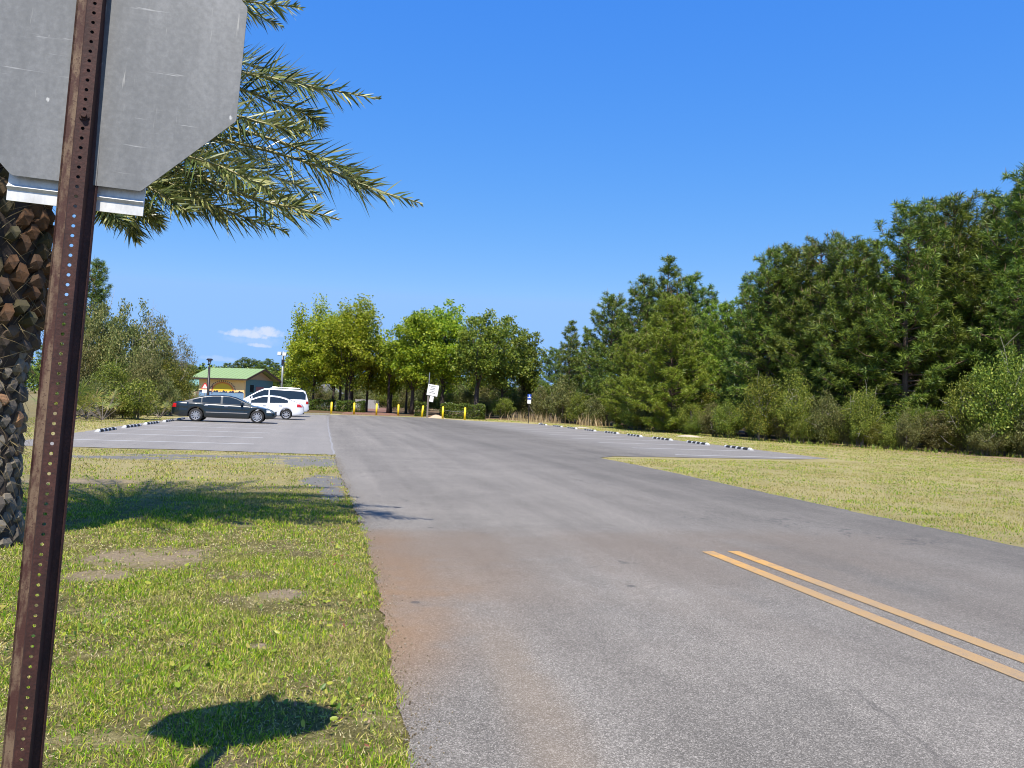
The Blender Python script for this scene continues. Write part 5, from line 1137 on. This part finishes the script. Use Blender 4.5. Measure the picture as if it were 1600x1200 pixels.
# ------------------------------------------------------------------ cars
def interp(tab, x): return float(np.interp(x, [a for a, b in tab], [b for a, b in tab]))
def car(name, label, cat, loc, rz, S, paint):
    root = thing(name, label, cat, loc, rz); W = S['W']/2; L = S['L']/2; xw = S['wheels']; r = S['r']; ra = r*1.13
    zhi = lambda x: interp(S['top'], x); zr = lambda x: interp(S['roof'], x)
    def wid(x): 
        q = abs(x)/L; return W*(1-.03*max(0, q-.4)-.26*max(0, (q-.80)/.2)**2.2)
    def zlo(x):
        b = interp(S['low'], x)
        for c in xw:
            if abs(x-c) < ra: b = max(b, r+math.sqrt(ra*ra-(x-c)**2))
        return b
    xs = set(np.linspace(-L, L, 70).tolist())
    for c in xw:
        for a in np.linspace(0, PI, 17): xs.add(c+ra*math.cos(a)*.9999)
    for e in (.01, .03, .07, .12, .2): xs.add(-L+e); xs.add(L-e)
    xs = sorted(xs); prof = [(0, .95), (.10, .985), (.30, 1.0), (.52, 1.0), (.60, .992), (.66, .998), (.85, .985), (.95, .955), (1, .90)]; K = len(prof)
    mb = MB(); V = []; T = 5
    for x in xs:
        a, b, w = zlo(x), zhi(x), wid(x); a = min(a, b-.02)
        rowR = [(x, -w*f, a+(b-a)*t) for t, f in prof]; rowL = [(x, w*f, a+(b-a)*t) for t, f in prof][::-1]
        topc = [(x, -w*.90+2*w*.90*(i+1)/(T+1), b+.025*(1-(2*(i+1)/(T+1)-1)**2)) for i in range(T)]
        V.append(rowR+topc+rowL)
    n = len(V[0]); pts = [p for row in V for p in row]; fs = []; fm = []
    for i in range(len(xs)-1):
        for j in range(n-1): fs.append((i*n+j, (i+1)*n+j, (i+1)*n+j+1, i*n+j+1))
    mb.add(pts, fs, 0)
    under = [((i)*n, (i)*n+n-1, (i+1)*n+n-1, (i+1)*n) for i in range(len(xs)-1)]
    o = len(mb.f); mb.f += [list(f) for f in under]; mb.m += [1]*len(under)
    mb.f += [list(range(n)), list(range((len(xs)-1)*n+n-1, (len(xs)-1)*n-1, -1))]; mb.m += [0, 0]
    # greenhouse
    g0, g1 = S['roof'][0][0], S['roof'][-1][0]; gx = sorted(set(np.linspace(g0, g1, 40).tolist()+[a for a, b in S['roof']])); Rw = 5; th = S['tumble']
    def side(x, z): zb = zhi(x)-.02; return wid(x)*.90-th*max(0, (z-zb))/.5
    GV = []
    for x in gx:
        zb, zt = zhi(x)-.02, max(zr(x), zhi(x)-.015); ws = [(x, -side(x, zb+(zt-zb)*q/Rw*.93), zb+(zt-zb)*q/Rw*.93) for q in range(Rw+1)]; e = side(x, zt)*.93
        topc = [(x, -e+2*e*i/6, zt-.015*((2*i/6-1)**2)) for i in range(7)]
        GV.append(ws+topc+[(a, -b, c) for a, b, c in ws[::-1]])
    m = len(GV[0]); off = len(mb.v); mb.add([p for rw in GV for p in rw], [(i*m+j, (i+1)*m+j, (i+1)*m+j+1, i*m+j+1) for i in range(len(gx)-1) for j in range(m-1)], 0)
    # door seams and sill on the body sides
    for sg in (-1, 1):
        for x in S['seams']:
            for q in range(6):
                z0 = zlo(x)+.06+(zhi(x)-zlo(x)-.08)*q/6; z1 = zlo(x)+.06+(zhi(x)-zlo(x)-.08)*(q+1)/6; f = lambda z: np.interp((z-zlo(x))/(zhi(x)-zlo(x)), [a for a, b in prof], [b for a, b in prof])*wid(x)+.003
                mb.add([(x-.006, sg*f(z0), z0), (x+.006, sg*f(z0), z0), (x+.006, sg*f(z1), z1), (x-.006, sg*f(z1), z1)], [(0, 1, 2, 3)], 1)
    mb.build('body', [paint, M['arch']], root, True)
    fy = lambda x, z: np.interp((z-zlo(x))/(zhi(x)-zlo(x)), [a for a, b in prof], [b for a, b in prof])*wid(x)
    # side glass
    for sg in (-1, 1):
        for (a, b) in S['sidewin']:
            mg = MB(); N = 14; rows = 4; pts = []
            for i in range(N+1):
                x = a+(b-a)*i/N; zb = zhi(x)+.03; zt = max(zb+.004, zr(x)-S.get('wtop', .085)); 
                for q in range(rows+1): z = zb+(zt-zb)*q/rows; pts.append((x, sg*(side(x, z)+.010), z))
            mg.add(pts, [(i*(rows+1)+q, (i+1)*(rows+1)+q, (i+1)*(rows+1)+q+1, i*(rows+1)+q+1) for i in range(N) for q in range(rows)]); mg.build('side_window', M['car_glass'], root, True)
    for nm, (a, b) in (('windscreen', S['screen']), ('rear_window', S['rearwin'])):
        mg = MB(); N = 8; pts = []
        for i in range(N+1):
            x = a+(b-a)*i/N; zt = zr(x); dz = (zr(x+.01)-zr(x-.01))/.02; nn = Vector((-dz, 0, 1)).normalized()*.012; e = side(x, zt)*.86
            for q in range(7): yy = -e+2*e*q/6; pts.append((x+nn.x, yy, zt+nn.z-.015*((2*q/6-1)**2)*.8))
        mg.add(pts, [(i*7+q, (i+1)*7+q, (i+1)*7+q+1, i*7+q+1) for i in range(N) for q in range(6)]); mg.build(nm, M['car_glass'], root, True)
    # lamps
    def patch(nm, mat, x0, x1, z0, z1, sg, wrap=0):
        mg = MB(); N = 6; pts = []
        for i in range(N+1):
            x = x0+(x1-x0)*i/N
            for q in range(4):
                z = min(z0+(z1-z0)*q/3, zhi(x)-.01); pts.append((x, sg*(fy(x, z)+.006), z))
        mg.add(pts, [(i*4+q, (i+1)*4+q, (i+1)*4+q+1, i*4+q+1) for i in range(N) for q in range(3)])
        xe = x1 if abs(x1) > abs(x0) else x0; s = 1 if xe > 0 else -1
        mg.add([(xe+s*.006, sg*fy(xe, z0), z0), (xe+s*.006, sg*(fy(xe, z0)-.36), z0), (xe+s*.006, sg*(fy(xe, z0)-.36), min(z1, zhi(xe)-.01)), (xe+s*.006, sg*fy(xe, z0), min(z1, zhi(xe)-.01))], [(0, 1, 2, 3)])
        mg.build(nm, mat, root)
    for sg in (-1, 1):
        patch('tail_lamp', M['tail'], S['tail'][0], S['tail'][1], S['tail'][2], S['tail'][3], sg); patch('head_lamp', M['head'], S['head'][0], S['head'][1], S['head'][2], S['head'][3], sg)
        for x in S['handles']:
            z = zhi(x)-.13; mg = MB(); mg.box((x, sg*(fy(x, z)+.018), z), (.20, .03, .03)); mg.build('door_handle', M['chrome'], root, bevel=.008)
        x, z = S['mirror']; mg = MB(); y = wid(x)*.93; mg.box((x, sg*(y+.10), z), (.11, .22, .14)); mg.box((x, sg*(y-.01), z-.05), (.05, .08, .05)); mg.build('mirror', paint, root, bevel=.03)
        mg = MB(); a, b = S['strip']; pts = []; N = 12; zz = S['stripz']
        for i in range(N+1): x = a+(b-a)*i/N; pts += [(x, sg*(fy(x, zz)+.008), zz-.018), (x, sg*(fy(x, zz)+.012), zz+.018)]
        mg.add(pts, [(2*i, 2*i+2, 2*i+3, 2*i+1) for i in range(N)]); mg.build('side_moulding', M['chrome'] if S.get('chromestrip') else paint, root)
    mg = MB(); mg.box((L*.995, 0, S['head'][2]-.03), (.05, W*1.0, .16)); mg.build('grille', M['plastic'], root, bevel=.01)
    mg = MB(); mg.box((-L-.004, 0, S['tail'][2]-.06), (.02, .34, .13)); mg.build('number_plate', M['plate'], root)
    mg = MB()
    for s in (-1, 1): mg.box((s*(L-.04), 0, S['low'][0][1]-.02), (.10, W*1.5, .10))
    mg.build('bumper_valance', M['plastic'], root, bevel=.02)
    # wheels
    for cx in xw:
        for sg in (-1, 1):
            Mw = Matrix.Translation((cx, sg*(W-.115), r)); w = thing_part = bpy.data.objects.new('wheel', None); C.objects.link(w); w.parent = root
            mg = MB(); mg.lathe([(r*.68, -.10), (r*.9, -.105), (r*.985, -.08), (r, -.04), (r, .04), (r*.985, .08), (r*.9, .105), (r*.68, .10), (r*.68, -.10)], 32, 0, Mw); mg.build('tyre', M['tyre'], w, True)
            mg = MB(); yy = sg*.085; mg.lathe([(0, yy*.35), (r*.66, yy*.35)], 24, 1, Mw); mg.lathe([(r*.62, yy), (r*.69, yy*1.1), (r*.69, yy*.3), (r*.62, yy*.3), (r*.62, yy)], 32, 0, Mw); mg.lathe([(0, yy*1.02), (r*.14, yy*.95), (r*.16, yy*.3)], 16, 0, Mw)
            ns = S['spokes']
            for q in range(ns):
                a = 2*PI*q/ns; c, s_ = math.cos(a), math.sin(a); wv = r*(.075 if ns > 7 else .13); p = [(r*.10, -wv), (r*.64, -wv*.8), (r*.64, wv*.8), (r*.10, wv)]; vs = []
                for y in (yy*.95, yy*.4):
                    for (u, v) in p: vs.append(Mw @ Vector((u*c-v*s_, y, u*s_+v*c)))
                mg.add(vs, [(0, 1, 2, 3), (7, 6, 5, 4), (0, 4, 5, 1), (1, 5, 6, 2), (2, 6, 7, 3), (3, 7, 4, 0)], 0)
            mg.build('rim', [M['rim'], M['plastic']], w)
    return root
def cars():
    Ld = 5.02; L = Ld/2
    S = dict(L=Ld, W=1.84, r=.335, wheels=(1.64, -1.33), tumble=.20, spokes=10,
             top=[(-L, .66), (-L+.03, .84), (-L+.10, .93), (-L+.3, .985), (-1.75, .985), (-1.2, .955), (.0, .93), (.95, .90), (1.15, .90), (1.6, .85), (2.05, .76), (2.3, .67), (L-.06, .56), (L, .48)],
             low=[(-L, .42), (-L+.12, .30), (-1.9, .25), (0, .21), (2.1, .22), (L-.1, .26), (L, .36)],
             roof=[(-2.05, .985), (-1.75, 1.08), (-1.35, 1.24), (-1.0, 1.335), (-.55, 1.39), (-.1, 1.405), (.25, 1.385), (.6, 1.29), (1.0, 1.09), (1.32, .89)],
             sidewin=[(-1.52, -1.12), (-1.06, -.18), (-.08, .98)], screen=(.42, 1.26), rearwin=(-1.95, -1.1), seams=(-1.03, -.12, 1.0), handles=(-.85, .12), mirror=(.86, .98),
             tail=(-L+.02, -L+.24, .70, .90), head=(L-.42, L-.10, .56, .72), strip=(-.85, 1.15), stripz=.50, chromestrip=True)
    car('parked_sedan', 'dark blue sedan with silver ten-spoke wheels parked across the left bay', 'car', ((xat(265.5, 41.6)+xat(432, 41.6))/2, 42.5, .012), 0, S, M['car_dark'])
    Lw = 4.7; L = Lw/2
    S2 = dict(L=Lw, W=1.80, r=.325, wheels=(1.42, -1.30), tumble=.21, spokes=8,
              top=[(-L, .60), (-L+.03, .80), (-L+.12, .96), (-L+.35, 1.05), (-1.75, 1.06), (-1.2, 1.01), (.0, .97), (.95, .94), (1.2, .93), (1.7, .86), (2.05, .76), (L-.08, .60), (L, .50)],
              low=[(-L, .44), (-L+.12, .31), (-1.8, .25), (0, .21), (2.0, .22), (L-.1, .26), (L, .36)],
              roof=[(-1.98, 1.05), (-1.6, 1.2), (-1.2, 1.36), (-.8, 1.455), (-.35, 1.49), (.1, 1.47), (.45, 1.37), (.9, 1.18), (1.4, .93)],
              sidewin=[(-1.38, -.28), (-.16, .98)], screen=(.40, 1.30), rearwin=(-1.85, -1.0), seams=(-1.15, -.22, 1.05), handles=(-.95, .02), mirror=(.85, 1.02),
              tail=(-L+.03, -L+.42, .80, .99), head=(L-.45, L-.1, .58, .74), strip=(-.85, 1.0), stripz=.5)
    xr = xat(475, 50.0); car('parked_sedan', 'white sedan with red tail lamps parked nose-in beyond the dark blue one', 'car', (xr-L, 50.9, .012), PI, S2, M['car_white'])
    Lv = 5.6; L = Lv/2
    S3 = dict(L=Lv, W=2.0, r=.38, wheels=(1.75, -1.55), tumble=.13, spokes=6, wtop=.11,
              top=[(-L, .66), (-L+.03, 1.0), (-L+.06, 1.22), (-2.2, 1.25), (0, 1.22), (1.35, 1.18), (1.6, 1.16), (2.2, 1.06), (2.55, .95), (L-.06, .8), (L, .66)],
              low=[(-L, .5), (-L+.15, .38), (-2, .33), (0, .3), (2.2, .3), (L-.1, .36), (L, .46)],
              roof=[(-2.74, 1.22), (-2.62, 1.62), (-2.50, 1.90), (-2.3, 1.97), (-1.2, 2.0), (0, 2.02), (.35, 1.99), (.8, 1.78), (1.3, 1.46), (1.75, 1.16)],
              sidewin=[(-2.56, -.03), (.05, 1.32)], screen=(.5, 1.66), rearwin=(-2.72, -2.54), seams=(-1.15, .05, 1.35), handles=(-.95, .25), mirror=(1.15, 1.28),
              tail=(-L+.02, -L+.20, .95, 1.2), head=(L-.4, L-.1, .78, .95), strip=(-1.0, 1.2), stripz=.62)
    xr = xat(482.5, 58.0); v = car('parked_van', 'large white passenger van with dark side glass parked behind the white sedan', 'van', (xr-L, 59.0, .012), PI, S3, M['car_white'])
    mg = MB()
    for s in (-1, 1): mg.tube([(-2.2, s*.6, 2.02), (-2.1, s*.6, 2.07), (-.2, s*.6, 2.09), (-.05, s*.6, 2.03)], .022, 6)
    mg.build('roof_rail', M['chrome'], v)
cars()
